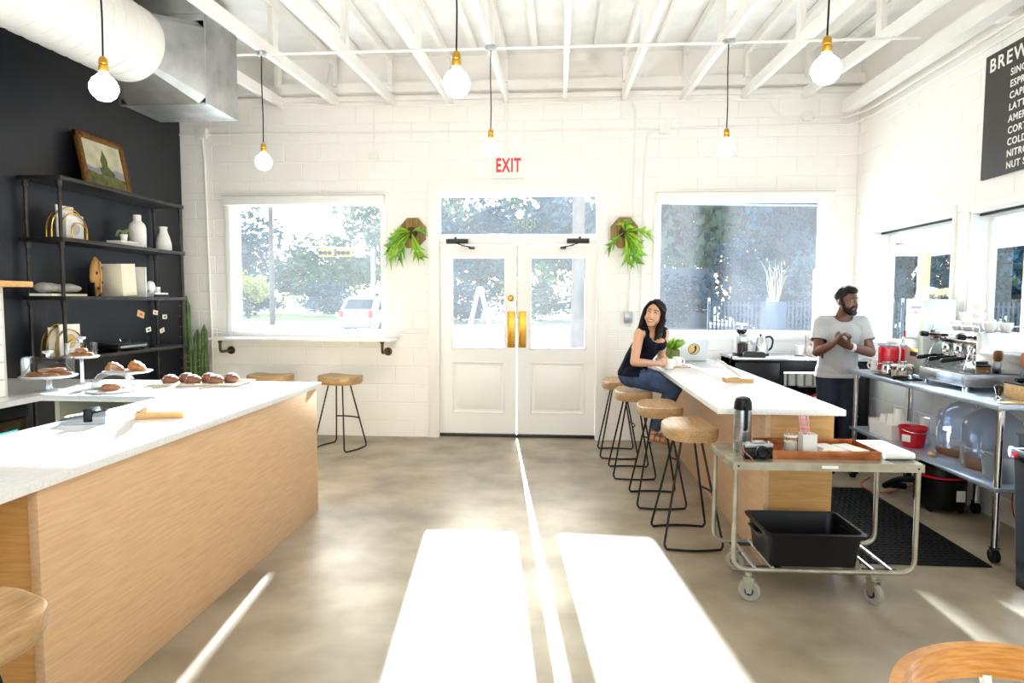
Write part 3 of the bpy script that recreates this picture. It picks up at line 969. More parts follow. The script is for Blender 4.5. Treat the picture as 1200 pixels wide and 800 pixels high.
# brass magazine rack (second shelf) and lower rack
def rack(loc, label, s=1.0, label_mag=None):
    t = thing('magazine_rack', label, 'rack', loc)
    MB().box((-.11 * s, -.27 * s, 0), (.11 * s, .27 * s, .006)).build('base', 'brass', t, smooth=False)
    for x, a, hgt in ((-.09, .26, .36), (-.03, .26, .36), (.03, .20, .30), (.09, .12, .19)):
        pts = [(x * s, -a * s, .006)] + [(x * s, -a * s * math.cos(PI * k / 16), (hgt - a + a * 1.0 * math.sin(PI * k / 16)) * s) for k in range(17)] + [(x * s, a * s, .006)]
        MB().tube(pts, .006, 8).build('hoop', 'brass', t)
    return t
p = AX(86, 279, -4.0)
rack((-4.01, p.y, 2.007), 'brass arched magazine rack on the shelf under the painting', .72)
def magazine(loc, rz, w_, h_, th, tilt, m, label, art=None):
    t = thing('magazine', label, 'magazine', loc, rz, 'magazines in brass racks')
    M = Matrix.Rotation(tilt, 4, 'Y')
    MB().box((-th / 2, -w_ / 2, 0), (th / 2, w_ / 2, h_), .001, M).build('pages', m, t)
    if art:
        q = MB()
        q.poly([M @ Vector((th / 2 + .001, w_ * .28 * math.cos(2 * PI * k / 20), h_ * .45 + w_ * .28 * math.sin(2 * PI * k / 20))) for k in range(20)], [tuple(range(20))])
        q.build('cover_print', art, t, smooth=False)
    return t
magazine((-4.052, p.y - .02, 2.014), 0, .18, .27, .012, 0, 'paper', 'tall white magazine standing at the back of the upper brass rack')
magazine((-4.010, p.y + .03, 2.014), 0, .19, .20, .012, 0, 'paper', 'square white booklet with grey print in the upper brass rack', 'grout')
p = AX(80, 404, -4.0)
rack((-4.01, p.y, 1.057), 'brass arched magazine rack on the lowest shelf', .72)
magazine((-4.052, p.y - .03, 1.064), 0, .22, .23, .01, 0, 'cream_paper', 'record sleeve standing at the back of the lower brass rack')
magazine((-4.010, p.y + .03, 1.064), 0, .22, .25, .012, 0, 'paper', 'white magazine with round yellow print in the lower brass rack', 'tan_ink')

# vases, books, plant
def vase(loc, prof, label):
    t = tag(MB().lathe(prof, seg=28).build('vase', 'matte_white', ang=50), label, 'vase')
    t.location = loc
p = AX(164, 287, -4.0)
vase((-4.02, p.y, 2.006), [(0, 0), (.068, 0), (.074, .01), (.076, .12), (.074, .20), (.062, .235), (.040, .255), (.034, .27), (.036, .315), (.030, .318), (.028, .26), (0, .255)], 'tall white bottle vase with narrow neck on the second shelf')
p = AX(193, 290, -3.98)
vase((-3.99, p.y, 2.006), [(0, 0), (.066, 0), (.075, .02), (.074, .07), (.058, .14), (.040, .19), (.034, .22), (.042, .245), (.036, .246), (.03, .215), (0, .2)], 'white flared vase at the shelf end near the block wall')
def book(loc, rz, d, m, label, group='books on the shelves'):
    t = thing('book', label, 'book', loc, rz, group)
    w_, l_, h_ = d
    MB().box((-w_ / 2 + .004, -l_ / 2 + .004, .003), (w_ / 2 - .004, l_ / 2 - .004, h_ - .003)).build('pages', 'paper', t, smooth=False)
    MB().box((-w_ / 2, -l_ / 2, 0), (w_ / 2, l_ / 2, .003)).box((-w_ / 2, -l_ / 2, h_ - .003), (w_ / 2, l_ / 2, h_)).box((w_ / 2 - .003, -l_ / 2, 0), (w_ / 2, l_ / 2, h_)).build('cover', m, t, smooth=False)
p = AX(147, 283, -3.95)
book((-3.97, p.y, 2.006), .1, (.16, .26, .022), 'cream_paper', 'cream book lying lowest under the small air plant')
book((-3.97, p.y - .01, 2.0285), -.05, (.15, .22, .02), 'matte_white', 'white book lying under the small air plant pot')
t = thing('air_plant', 'spiky air plant in a small white pot on two books', 'plant', (-3.95, p.y - .02, 2.049))
MB().lathe([(0, 0), (.024, 0), (.034, .06), (.030, .06), (.02, .045), (0, .045)]).build('pot', 'white_ceramic', t)
q = MB()
for k in range(16):
    a = k * 2.4
    r = .05 + .045 * rnd.random()
    hh = .05 + .03 * rnd.random()
    q.tube(bez((0, 0, .05), (.3 * r * math.cos(a), .3 * r * math.sin(a), .05 + hh), (r * math.cos(a), r * math.sin(a), .05 + hh), (1.15 * r * math.cos(a), 1.15 * r * math.sin(a), .03 + hh * .2), 6), [.004, .004, .0035, .003, .0025, .002, .001], 5)
q.build('leaves', 'leaf_grey', t)
# third shelf
Z3 = SZ[2] + .001
p = AX(72, 346, -3.97)
book((-3.99, p.y, Z3), .05, (.18, .40, .02), 'cream_paper', 'wide flat book under the folded grey cloth')
t = thing('folded_cloth', 'crumpled grey cloth folded on a flat book', 'cloth', (-3.99, p.y, Z3 + .031))
q = MB()
for k in range(6):
    yy = -.16 + k * .055
    q.ball((.01 * math.sin(k * 2.1), yy, .036), (.075, .030 + .008 * (k % 2), .034 + .006 * math.cos(k)), 12, 8, Matrix.Rotation(.5 * math.sin(k * 3), 3, 'X'))
q.ball((0, .14, .032), (.07, .06, .03), 12, 8)
q.ball((0, 0, .022), (.08, .19, .020), 14, 8)
q.build('folds', 'linen', t)
p = AX(114, 346, -3.97)
t = thing('carved_mask', 'brown carved wooden mask with dark spots standing on the third shelf', 'mask', (-3.98, p.y, Z3))
q = MB()
prof = [(.012, 0), (.03, .02), (.055, .09), (.066, .16), (.06, .24), (.04, .30), (.015, .335), (.004, .34)]
q.rings([[(.55 * r * math.cos(2 * PI * k / 18) * (1.3 if math.cos(2 * PI * k / 18) > 0 else .5), r * math.sin(2 * PI * k / 18), z) for k in range(18)] for r, z in prof])
q.build('face', 'mask_wood', t)
MB().prism([(-.008, .03), (-.008, .30), (.008, .30), (.008, .03)], 0, .04, .052, .003).build('nose_ridge', 'mask_wood', t)
for y_, z_ in ((.024, .245), (-.03, .20), (.026, .12), (-.022, .07)):
    MB().lathe([(0, 0), (.016, 0), (.012, .003), (0, .004)], seg=7, M=frameM((.0415 if abs(y_) < .025 else .038, y_, z_), (0, 1, 0), (0, 0, 1))).build('spot', 'black_ink', t)
MB().box((-.03, -.06, 0), (.03, -.045, .12), .003).build('stand', 'black_iron', t)
p = AX(141, 346, -3.97)
def standing_book(loc, d, tilt, m, label):
    t = thing('book', label, 'book', loc, 0, 'books on the shelves')
    w_, l_, h_ = d
    M = Matrix.Rotation(tilt, 4, 'X')
    MB().box((-w_ / 2 + .004, -l_ / 2 + .003, .003), (w_ / 2 - .003, l_ / 2 - .003, h_ - .003), 0, M).build('pages', 'paper', t, smooth=False)
    MB().box((-w_ / 2, -l_ / 2, 0), (w_ / 2, -l_ / 2 + .003, h_), 0, M).box((-w_ / 2, l_ / 2 - .003, 0), (w_ / 2, l_ / 2, h_), 0, M).box((w_ / 2 - .003, -l_ / 2, 0), (w_ / 2, l_ / 2, h_), 0, M).build('cover', m, t, smooth=False)
t = thing('box_file', 'large cream box file standing on the third shelf', 'box file', (-3.99, p.y + .0, Z3 + .0065))
MB().box((-.11, -.085, 0), (.11, .105, .29), .003, Matrix.Rotation(.06, 4, 'X')).build('case', 'cream_paper', t)
MB().box((.1105, -.06, .05), (.112, .08, .24), 0, Matrix.Rotation(.06, 4, 'X')).build('label_panel', 'cream_paper', t)
p = AX(160, 346, -3.97)
standing_book((-3.99, p.y + .035, Z3), (.19, .025, .28), .0, 'matte_white', 'thin white book standing against the cream box file')
p = AX(182, 347, -3.95)
book((-3.97, p.y - .0, Z3), .0, (.17, .24, .022), 'coffee_dark', 'brown covered book lying at the bottom beside the box file')
book((-3.97, p.y + .01, Z3 + .0225), .06, (.16, .22, .02), 'matte_white', 'white book lying under the egg ornament')
t = thing('egg_ornament', 'white ceramic egg standing on the lying books', 'ornament', (-3.95, p.y - .07, Z3 + .043))
MB().lathe([(0, 0), (.025, .004), (.04, .03), (.044, .055), (.036, .09), (.02, .108), (0, .114)]).build('egg', 'white_ceramic', t, ang=80)
MB().lathe([(.018, -.0), (.022, 0), (.022, .006), (.016, .006)]).build('foot_ring', 'white_ceramic', t)
t = thing('card_cube', 'small white cube holder beside the ceramic egg', 'ornament', (-3.95, p.y + .03, Z3 + .043))
MB().box((-.022, -.022, 0), (.022, .022, .055), .004).build('cube', 'matte_white', t)
MB().box((.0222, -.01, .015), (.024, .01, .04)).build('print', 'grout', t)
# lowest shelf: turntable, card holder
Z4 = SZ[3] + .001
p = AX(143, 405, -3.97)
t = thing('turntable', 'black record player on the lowest shelf', 'turntable', (-4.005, p.y, Z4))
MB().box((-.15, -.21, .015), (.15, .21, .06), .006).build('plinth', 'black_plastic', t)
MB().lathe([(0, .061), (.135, .061), (.135, .072), (0, .072)], (-.01, -.04, 0), 30).build('platter', 'dark_metal', t)
MB().tube([(-.09, .16, .065), (-.09, .16, .085), (-.02, .13, .085), (.07, .06, .08)], .005).build('tonearm', 'chrome', t)
MB().box((.1505, -.18, .028), (.154, .18, .048), .001).build('front_trim', 'brushed_steel', t)
for a in (-.12, .12):
    for c in (-.17, .17):
        MB().lathe([(.018, 0), (.022, .012), (.018, .015)], (a, c, 0), 12).build('foot', 'chrome', t)
p = AX(180, 402, -3.96)
t = thing('card_holder', 'wire holder fanning five small cards on the lowest shelf', 'card holder', (-3.97, p.y, Z4))
MB().lathe([(0, 0), (.03, 0), (.03, .012), (.012, .02), (0, .02)]).build('base', 'black_iron', t)
for k, (px_, py_, m_) in enumerate(((165, 368, 'tan_ink'), (182, 366, 'cream_paper'), (193, 371, 'cream_paper'), (174, 386, 'paper'), (190, 387, 'cream_paper'))):
    c = AX(px_, py_, -3.95) - t.location
    MB().tube(bez((0, 0, .015), (0, c.y * .2, c.z * .5), (.01, c.y * .8, c.z * .7), (.018, c.y, c.z)), .002, 5).build('wire', 'black_iron', t)
    s_ = .05 if k == 0 else .036
    cd_ = MB().box((.020, -s_, -s_ * .6), (.022, s_, s_ * .6), 0, Matrix.Translation((0, c.y, c.z)) @ Matrix.Rotation(.15 * (k - 2), 4, 'X')).build('card', m_, t, smooth=False)
    MB().box((.0222, -s_ * .4, -s_ * .25), (.0226, s_ * .4, s_ * .2), 0, Matrix.Translation((0, c.y, c.z)) @ Matrix.Rotation(.15 * (k - 2), 4, 'X')).build('print', 'red_ink' if k in (0, 1, 4) else 'black_ink', cd_, smooth=False)

# cactus on the floor between shelves and wall
t = thing('cactus', 'tall green column cactus in a pot between shelves and block wall', 'cactus', (-3.93, 6.62, 0))
MB().lathe([(0, 0), (.10, 0), (.14, .24), (.145, .26), (.125, .26), (.12, .22), (0, .22)], seg=24).build('pot', 'matte_white', t)
MB().lathe([(0, .221), (.118, .221), (0, .23)], seg=20).build('soil', 'dark_moss', t)
def cact(x, y, z0, z1, r, lean=0.):
    q = MB()
    n = 12
    rr = []
    for i in range(n + 1):
        f = i / n
        z = z0 + (z1 - z0) * f
        rad = r * (.75 + .25 * math.sin(PI * min(f * 1.4, 1))) * (1 if f < .9 else math.sqrt(max(.02, 1 - ((f - .9) / .1) ** 2)))
        rr.append([(x + lean * f + rad * (1 + .22 * (-1) ** k) * math.cos(2 * PI * k / 14), y + rad * (1 + .22 * (-1) ** k) * math.sin(2 * PI * k / 14), z) for k in range(14)])
    q.rings(rr)
    c = q.build('stem', 'cactus', t, ang=20)
    q = MB()
    for i in range(2, n):
        z = z0 + (z1 - z0) * i / n
        for k in range(0, 14, 2):
            a = 2 * PI * k / 14
            px_, py_ = x + lean * i / n + r * 1.2 * math.cos(a), y + r * 1.2 * math.sin(a)
            q.tube([(px_, py_, z), (px_ + .02 * math.cos(a), py_ + .02 * math.sin(a), z + .008)], [.0025, .0008], 4)
    q.build('spine', 'twig', c)['kind'] = 'stuff'
cact(-.05, -.03, .22, 1.56, .045)
cact(.035, .0, .22, 1.20, .045, .01)
cact(.085, .05, .22, 1.25, .04, .01)
cact(.105, -.03, .22, 1.00, .038, .03)
cact(.02, -.06, .22, .98, .04, .0)

# ---------------------------------------------------------------- pastries on the counter
def cake_stand(loc, r, hs, hd, label, dome=True):
    t = thing('cake_stand', label, 'cake stand', loc)
    MB().lathe([(0, 0), (.5 * r, 0), (.5 * r, .006), (.14 * r, .016), (.10 * r, .03), (.10 * r, hs - .02), (.16 * r, hs - .006), (.96 * r, hs - .004), (r * 1.04, hs + .004), (r * 1.04, hs + .008), (.96 * r, hs + .004), (0, hs + .002)], seg=32).build('pedestal', 'milky_glass' if dome else 'white_ceramic', t, ang=50)
    if dome:
        d = MB().lathe([(r * .93, hs + .006), (r * .93, hs + hd * .85), (r * .88, hs + hd * .97), (r * .7, hs + hd), (.02, hs + hd)], seg=32, cap0=False).build('dome', 'clear_glass', t, ang=50)
        MB().lathe([(.012, hs + hd), (.010, hs + hd + .015), (.028, hs + hd + .022), (.030, hs + hd + .036), (.0, hs + hd + .042)], seg=16).build('knob', 'milky_glass', d, ang=50)
        MB().tube([(r * .94 * math.cos(2 * PI * k / 32), r * .94 * math.sin(2 * PI * k / 32), hs + .008) for k in range(32)], .003, 6, True).build('rim', 'white_ceramic', d)
    return t
def cookie(loc, r, h, label, grp, m='pastry'):
    o = tag(MB().lathe([(0, 0), (r * .9, .002), (r, h * .4), (r * .85, h * .85), (r * .4, h), (0, h * .97)], seg=16).build('pastry', m, ang=60), label, 'pastry', grp)
    o.location = loc
    return o
cake_stand((-3.27, 3.86, CT), .155, .095, .13, 'wide glass cake stand with cylinder dome holding biscuits')
for k, (dx, dy) in enumerate(((-.07, -.03), (.06, -.05), (.0, .06), (.09, .03))):
    cookie((-3.27 + dx, 3.86 + dy, CT + .0985), .045, .026, 'round biscuit on the bottom layer under the wide glass dome', 'biscuits under the wide glass dome')
for k, (dx, dy) in enumerate(((.0, -.02), (.05, .02))):
    cookie((-3.27 + dx, 3.86 + dy, CT + .125), .045, .026, 'round biscuit stacked on top under the wide glass dome', 'biscuits under the wide glass dome')
cake_stand((-3.31, 4.20, CT), .105, .19, .105, 'small tall glass cake stand behind the wide one')
for dx, dy, dz in ((-.03, -.02, 0), (.035, .01, 0), (0, .0, .03)):
    cookie((-3.31 + dx, 4.20 + dy, CT + .194 + dz), .04, .03, 'golden biscuit inside the small tall glass dome', 'biscuits in the small dome')
t = thing('glass_cloche', 'low round glass cloche over a flaky pastry', 'cloche', (-2.86, 3.90, CT))
MB().lathe([(0, 0), (.135, 0), (.15, .008), (.135, .012), (0, .008)], seg=30).build('plate', 'white_ceramic', t)
d = MB().lathe([(.125, .013), (.125, .04), (.115, .08), (.085, .115), (.05, .13), (.012, .136)], seg=30, cap0=False).build('dome', 'clear_glass', t, ang=60)
MB().ball((0, 0, .152), .02, 14, 8).build('knob', 'clear_glass', d)
cookie((-2.87, 3.89, CT + .0125), .06, .04, 'flaky pastry under the low glass cloche', 'pastries under the cloche')
cake_stand((-3.01, 4.25, CT), .15, .085, 0, 'white ceramic cake stand carrying three croissants', False)
def croissant(loc, rz, label):
    t = thing('croissant', label, 'croissant', loc, rz, 'croissants on the white cake stand')
    q = MB()
    rr = []
    for i in range(11):
        f = i / 10 * 2 - 1
        rad = .010 + .03 * (1 - f * f) + .004 * (i % 2)
        c = Vector((.060 * f, .03 * f * f, rad * .8))
        rr.append([c + Vector((0, rad * math.cos(2 * PI * k / 12), rad * .8 * math.sin(2 * PI * k / 12))) for k in range(12)])
    q.rings(rr)
    q.build('crust', 'pastry', t, ang=60)
croissant((-3.085, 4.20, CT + .0905), .25, 'croissant on the white cake stand next to the tall glass stand')
croissant((-2.935, 4.22, CT + .0905), -.2, 'croissant on the white cake stand next to the muffin tray')
croissant((-3.01, 4.325, CT + .0905), .1, 'croissant at the window side of the white cake stand')
t = thing('serving_tray', 'flat white serving tray with six sugared muffins', 'tray', (-2.50, 4.29, CT), .06)
q = MB()
q.rings([[(-.30, -.12, 0), (.30, -.12, 0), (.30, .12, 0), (-.30, .12, 0)], [(-.33, -.14, .018), (.33, -.14, .018), (.33, .14, .018), (-.33, .14, .018)], [(-.32, -.13, .018), (.32, -.13, .018), (.32, .13, .018), (-.32, .13, .018)], [(-.295, -.115, .004), (.295, -.115, .004), (.295, .115, .004), (-.295, .115, .004)]])
q.build('dish', 'cream_paper', t, smooth=False)
for k in range(6):
    i, j = k % 3, k // 3
    t = thing('muffin', 'brown sugared muffin %s, row facing the %s' % (('by the cake stand end of the tray', 'mid tray', 'by the counter corner end of the tray')[i], ('card reader', 'window wall')[j]), 'muffin', (-2.50 + (-.19 + i * .16 + j * .05), 4.28 + (-.05 + j * .115) + .008 * i, CT + .007), 0, 'sugared muffins on the tray')
    MB().lathe([(0, 0), (.044, 0), (.054, .015), (.056, .03), (.046, .046), (.03, .056), (0, .062)], seg=18).build('crumb', 'muffin', t, ang=70)
    q = MB()
    for a in range(10):
        an = a * 2.4
        r_ = .006 + .0045 * a
        q.ball((r_ * math.cos(an), r_ * math.sin(an), .0625 - .42 * r_ * (r_ / .03)), (.014, .013, .005), 8, 4)
    q.build('sugar', 'sugar', t)['kind'] = 'stuff'
# card reader
t = thing('card_reader', 'grey and black card reader lying on the pastry counter', 'card reader', (-2.25, 2.87, CT), .25)
q = MB()
q.rings([[(-.10, -.038, 0), (.10, -.042, 0), (.10, .042, 0), (-.10, .038, 0)], [(-.105, -.04, .02), (.105, -.045, .04), (.105, .045, .04), (-.105, .04, .02)], [(-.095, -.03, .03), (.10, -.036, .062), (.10, .036, .062), (-.095, .03, .03)]])
q.build('body', 'brushed_steel', t, smooth=False)
Mk = Matrix.Rotation(-.16, 4, 'Y')
MB().box((.005, -.047, .012), (.045, .047, .075), .006).build('strap', 'black_plastic', t)
q = MB()
for i in range(4):
    for j in range(3):
        q.box((-.085 + i * .02, -.022 + j * .016, .030 + i * .0032), (-.072 + i * .02, -.010 + j * .016, .0395 + i * .0032), .001)
q.build('key', 'matte_white', t)['kind'] = 'stuff'
MB().box((.05, -.03, .052), (.095, .03, .0625), .001, Matrix.Rotation(-.02, 4, 'Y')).build('display', 'screen', t)
t = thing('tablet_stand', 'wooden wedge stand holding a white tablet on the pastry counter', 'tablet stand', (-2.00, 3.08, CT), .35)
MB().box((-.11, -.08, 0), (.11, .08, .035), .003).build('block', 'light_wood', t)
MB().box((-.108, -.055, .0355), (-.095, .055, .048), .002).build('ledge', 'light_wood', t)
t2 = thing('tablet', 'white tablet leaning on the wooden wedge by the card reader', 'tablet', (-2.09, 3.05, CT + .042), .35)
M = Matrix.Rotation(math.radians(52), 4, 'Y')
MB().box((-.004, -.12, .012), (.004, .12, .19), .003, M).build('shell', 'matte_white', t2)
MB().box((-.006, -.108, .026), (-.0045, .108, .178), 0, M).build('display', 'screen', t2)

# ---------------------------------------------------------------- wall bar shelf under the left window
s0, s1 = AY(247, 396, 6.66), AY(460, 398, 6.66)
t = thing('wall_bar', 'white wall mounted bar shelf on iron pipes under the window', 'shelf', (0, 0, 0))
zb = s0.z
MB().box((s0.x, 6.60, zb - .022), (s1.x, DB - .02, zb + .006), .003).build('board', 'trim_white', t)
for px_ in (262, 450):
    x = AY(px_, 405, 6.75).x
    b_ = MB().tube(rpath([(x, DB - .012, zb - .15), (x, 6.68, zb - .15), (x, 6.68, zb - .022)], .04), .015, 10).build('bracket', 'bronze_iron', t)
    MB().lathe([(.045, 0), (.045, .008), (.024, .012), (.02, .03)], M=frameM((x, DB, zb - .15), (1, 0, 0), (0, 0, 1))).build('flange', 'bronze_iron', b_)
    MB().lathe([(.02, -.05), (.021, -.03), (.035, -.028), (.035, -.023)], (x, 6.68, zb), 14).build('flange', 'bronze_iron', b_)

# ---------------------------------------------------------------- staghorn ferns on plaques
def fern(c, label, seed, dirs):
    t = thing('staghorn_fern', label, 'plant', c)
    q = MB()
    oc = [(.158 * math.cos(PI / 8 + k * PI / 4) * .98, .175 * math.sin(PI / 8 + k * PI / 4)) for k in range(8)]
    for i in range(4):
        a, b_ = -.158 + i * .079, -.158 + (i + 1) * .079
    q.prism(oc, 1, -.026, -.001, .004)
    pl_ = q.build('plaque', 'plaque_wood', t)
    for xx in (-.075, 0, .075):
        MB().box((xx - .0015, -.0275, -.15 if abs(xx) < .05 else -.12), (xx + .0015, -.0255, .15 if abs(xx) < .05 else .12)).build('board_joint', 'dark_moss', pl_, smooth=False)
    q = MB()
    r_ = random.Random(seed)
    q.ball((0, -.05, 0), (.06, .035, .06), 12, 8)
    for k in range(14):
        a = r_.random() * 6.28
        q.ball((.045 * math.cos(a), -.055 - .02 * r_.random(), .045 * math.sin(a)), .018, 8, 5)
    q.build('moss_mound', 'dark_moss', t)
    for k, (a, L, w_) in enumerate(dirs):
        q = MB()
        ca, sa = math.cos(a), math.sin(a)
        pts = []
        def P(f, s_, lift=0.):
            r = L * f
            out = .05 + .09 * math.sin(PI * min(f, 1) * .9)
            return (ca * r - sa * s_, -out - lift, sa * r + ca * s_ - .13 * L / .3 * f * f)
        top = []
        n = 9
        verts, faces = [], []
        for i in range(n + 1):
            f = i / n
            hw = w_ * (.25 + .9 * sm(min(1, f * 1.5))) * (1 if f < .6 else max(.12, 1 - (f - .6) * 1.9))
            verts += [P(f, -hw), P(f, 0, .012), P(f, hw)]
        for i in range(n):
            faces += [(i * 3, i * 3 + 1, i * 3 + 4, i * 3 + 3), (i * 3 + 1, i * 3 + 2, i * 3 + 5, i * 3 + 4)]
        q.poly(verts, faces)
        # antler lobes
        for s_, f0, ln in ((-1, .42, .40), (1, .50, .40), (-1, .68, .36), (1, .76, .34), (-.2, .88, .30)):
            b0, b1 = P(f0, s_ * w_ * .35), P(min(f0 + .22, 1.0), s_ * w_ * .3)
            tip = P(f0 + ln, s_ * (w_ + L * .24) if abs(s_) == 1 else 0)
            q.poly([b0, tip, b1], [(0, 1, 2)])
        o = q.build('frond', 'leaf_light' if k % 3 else 'leaf', t, ang=60)
        md = o.modifiers.new('thick', 'SOLIDIFY')
        md.thickness = .003
pc = AY(484, 273, DB)
D2 = math.radians
fern((pc.x, DB, pc.z), 'staghorn fern drooping from an octagonal plaque near the window bar', 3,
     [(D2(196), .29, .017), (D2(214), .30, .018), (D2(172), .24, .018), (D2(234), .24, .017), (D2(152), .20, .018), (D2(290), .21, .018), (D2(28), .17, .020), (D2(304), .22, .014)])
pc = AY(731, 273, DB)
fern((pc.x, DB - .032, pc.z), 'staghorn fern spreading from an octagonal plaque beside the seated woman', 5,
     [(D2(80), .22, .016), (D2(18), .29, .017), (D2(110), .18, .016), (D2(300), .26, .019), (D2(318), .24, .018), (D2(278), .24, .016), (D2(208), .20, .014), (D2(55), .15, .030), (D2(345), .18, .018)])
# ================================================================== right: bar
BT = .922
t = thing('bar_counter', 'oak panelled base of the bar with stools along it', 'bar', (0, 0, 0))
MB().box((1.19, 3.70, 0), (1.22, 6.72, BT - .035), .002).build('side_panel', 'oak', t)
MB().box((1.2205, 3.71, 0), (1.575, 3.74, BT - .035), .002).build('end_panel', 'oak_across', t)
MB().box((1.545, 3.741, 0), (1.575, 6.72, BT - .035), .002).build('inner_panel', 'oak', t)
MB().box((1.221, 6.69, 0), (1.544, 6.72, BT - .035), .002).build('far_panel', 'oak_across', t)
tag(MB().box((.90, 3.62, BT - .034), (1.60, 6.76, BT), .003).build('worktop', 'quartz'), 'white quartz worktop of the bar where the woman sits', 'worktop')

# ---------------------------------------------------------------- stools
def make_stool(label, group):
    t = thing('bar_stool', label, 'stool', (0, 0, 0), 0, group)
    n, rad = 40, 7
    hx, hy = .225, .155
    def out(a):
        c, s_ = math.cos(a), math.sin(a)
        e = 4.5 if s_ > 0 else 2.6
        k = (abs(c) ** e + abs(s_) ** e) ** (-1 / e)
        return hx * c * k, hy * s_ * k
    def topz(x, y):
        return .735 + .030 * (x / hx) ** 2 - .010 * math.cos(min(1, abs(y) / hy) * PI / 2) + .012 * max(0, y / hy) ** 2 * (1 - (x / hx) ** 2)
    q = MB()
    rr = []
    for f in (.02, .35, .62, .82, .94):
        rr.append([(out(2 * PI * k / n)[0] * f, out(2 * PI * k / n)[1] * f, topz(out(2 * PI * k / n)[0] * f, out(2 * PI * k / n)[1] * f)) for k in range(n)])
    rr.append([(out(2 * PI * k / n)[0], out(2 * PI * k / n)[1], topz(*out(2 * PI * k / n)) - .012) for k in range(n)])
    rr.append([(out(2 * PI * k / n)[0], out(2 * PI * k / n)[1], topz(*out(2 * PI * k / n)) - .060) for k in range(n)])
    rr.append([(out(2 * PI * k / n)[0] * .93, out(2 * PI * k / n)[1] * .93, topz(*out(2 * PI * k / n)) * .2 + .8 * .735 - .072) for k in range(n)])
    rr.append([(out(2 * PI * k / n)[0] * .05, out(2 * PI * k / n)[1] * .05, .660) for k in range(n)])
    q.rings(rr)
    q.build('seat', 'seat_wood', t, ang=50)
    for s_ in (-1, 1):
        pts = [(s_ * .085, -.06, .664), (s_ * .195, -.185, .022)]
        bow = [(s_ * (.195 + .03 * math.sin(PI * k / 6)), -.185 + .37 * k / 6, .0085) for k in range(7)]
        path = rpath([(s_ * .085, -.06, .668), (s_ * .190, -.180, .03), (s_ * .200, -.165, .0085)], .03) + bow[1:-1] + rpath([(s_ * .200, .165, .0085), (s_ * .190, .180, .03), (s_ * .085, .06, .668)], .03)
        MB().tube(path, .0075, 8).build('leg_loop', 'black_iron', t)
    MB().tube([(-.148 + .296 * k / 8, .131 + .035 * math.sin(PI * k / 8), .30) for k in range(9)], .0075, 8).build('footrest', 'black_iron', t)
    return t
st = make_stool('wooden saddle stool at the bar beside the cart', 'saddle stools with black wire legs')
st.location, st.rotation_euler = (.83, 4.07, 0), (0, 0, -PI / 2 + .06)
dup(st, (.765, 4.84, 0), -PI / 2 + .04, 'wooden saddle stool between the woman and the stool beside the cart')
dup(st, (.66, 5.60, 0), -PI / 2 + .03, 'wooden saddle stool the woman sits on')
dup(st, (.60, 6.30, 0), -PI / 2, 'wooden saddle stool behind the woman next to the door')
dup(st, (-2.225, 6.34, 0), -.33, 'wooden saddle stool under the window bar, whole legs in view')
dup(st, (-2.96, 6.34, 0), -.05, 'wooden saddle stool mostly hidden behind the pastry counter')
dup(st, (-1.452, 1.335, 0), 1.2, 'wooden saddle stool tucked under the pastry counter overhang')

# ---------------------------------------------------------------- cart
t = thing('utility_cart', 'worn galvanised tube cart with casters standing at the bar end', 'cart', (1.35, 3.45, 0), .02)
CZ = .715
L, Wd = .47, .21
q = MB().box((-L, -Wd, CZ - .004), (L, Wd, CZ), .001)
q.box((-L, -Wd, CZ - .04), (L, -Wd + .003, CZ - .003)).box((-L, Wd - .003, CZ - .04), (L, Wd, CZ - .003)).box((-L, -Wd, CZ - .04), (-L + .003, Wd, CZ - .003)).box((L - .003, -Wd, CZ - .04), (L, Wd, CZ - .003))
top = q.build('top_sheet', 'zinc', t, smooth=False)
for x in (-L + .03, L - .03):
    MB().ball((x, -Wd - .001, CZ - .02), (.006, .003, .006), 8, 5).build('rivet', 'bronze_iron', top)
MB().box((-.03, -Wd - .0015, CZ - .026), (.05, -Wd, CZ - .012)).build('maker_plate', 'matte_white', top, smooth=False)
for y in (-Wd + .016, Wd - .016):
    MB().tube(rpath([(-L + .022, y, CZ - .004), (-L + .022, y, .155), (L - .022, y, .155), (L - .022, y, CZ - .004)], .075, 7), .0125, 10).build('tube_frame', 'zinc', t)
for x in (-.34, -.25, .25, .34):
    MB().tube([(x, -Wd + .016, .165), (x, Wd - .016, .165)], .010, 8).build('deck_bar', 'steel', t)
for x in (-.28, .30):
    MB().box((x - .085, -Wd + .03, .150), (x + .085, -Wd + .07, .156)).build('caster_plate', 'dark_metal', t, smooth=False)
    MB().box((x - .085, Wd - .07, .150), (x + .085, Wd - .03, .156)).build('caster_plate', 'dark_metal', t, smooth=False)
def caster(x, y, a):
    c = link('caster', None, t, (x, y, 0), (0, 0, a))
    q = MB()
    q.rings([[(yy, r * math.cos(2 * PI * k / 18), .055 + r * math.sin(2 * PI * k / 18)) for k in range(18)] for yy, r in ((-.014, .036), (-.016, .046), (-.012, .054), (.012, .054), (.016, .046), (.014, .036))])
    q.build('wheel', 'grey_rubber', c)
    MB().cyl((-.020, 0, .055), (.020, 0, .055), .022, seg=14).build('hub', 'dark_metal', c)
    q = MB()
    for s_ in (-1, 1):
        q.prism([(-.022, .125), (.028, .125), (.012, .045), (-.012, .045)], 0, s_ * .021 - .002, s_ * .021 + .002)
    q.box((-.024, -.026, .122), (.024, .03, .128)).cyl((0, .004, .128), (0, .004, .148), .018, seg=12)
    q.build('fork', 'zinc', c)
caster(-.37, -Wd - .00, 1.15)
caster(.245, -Wd - .00, .35)
caster(-.33, Wd - .05, .9)
caster(.30, Wd - .05, .5)

cz = CZ + .001
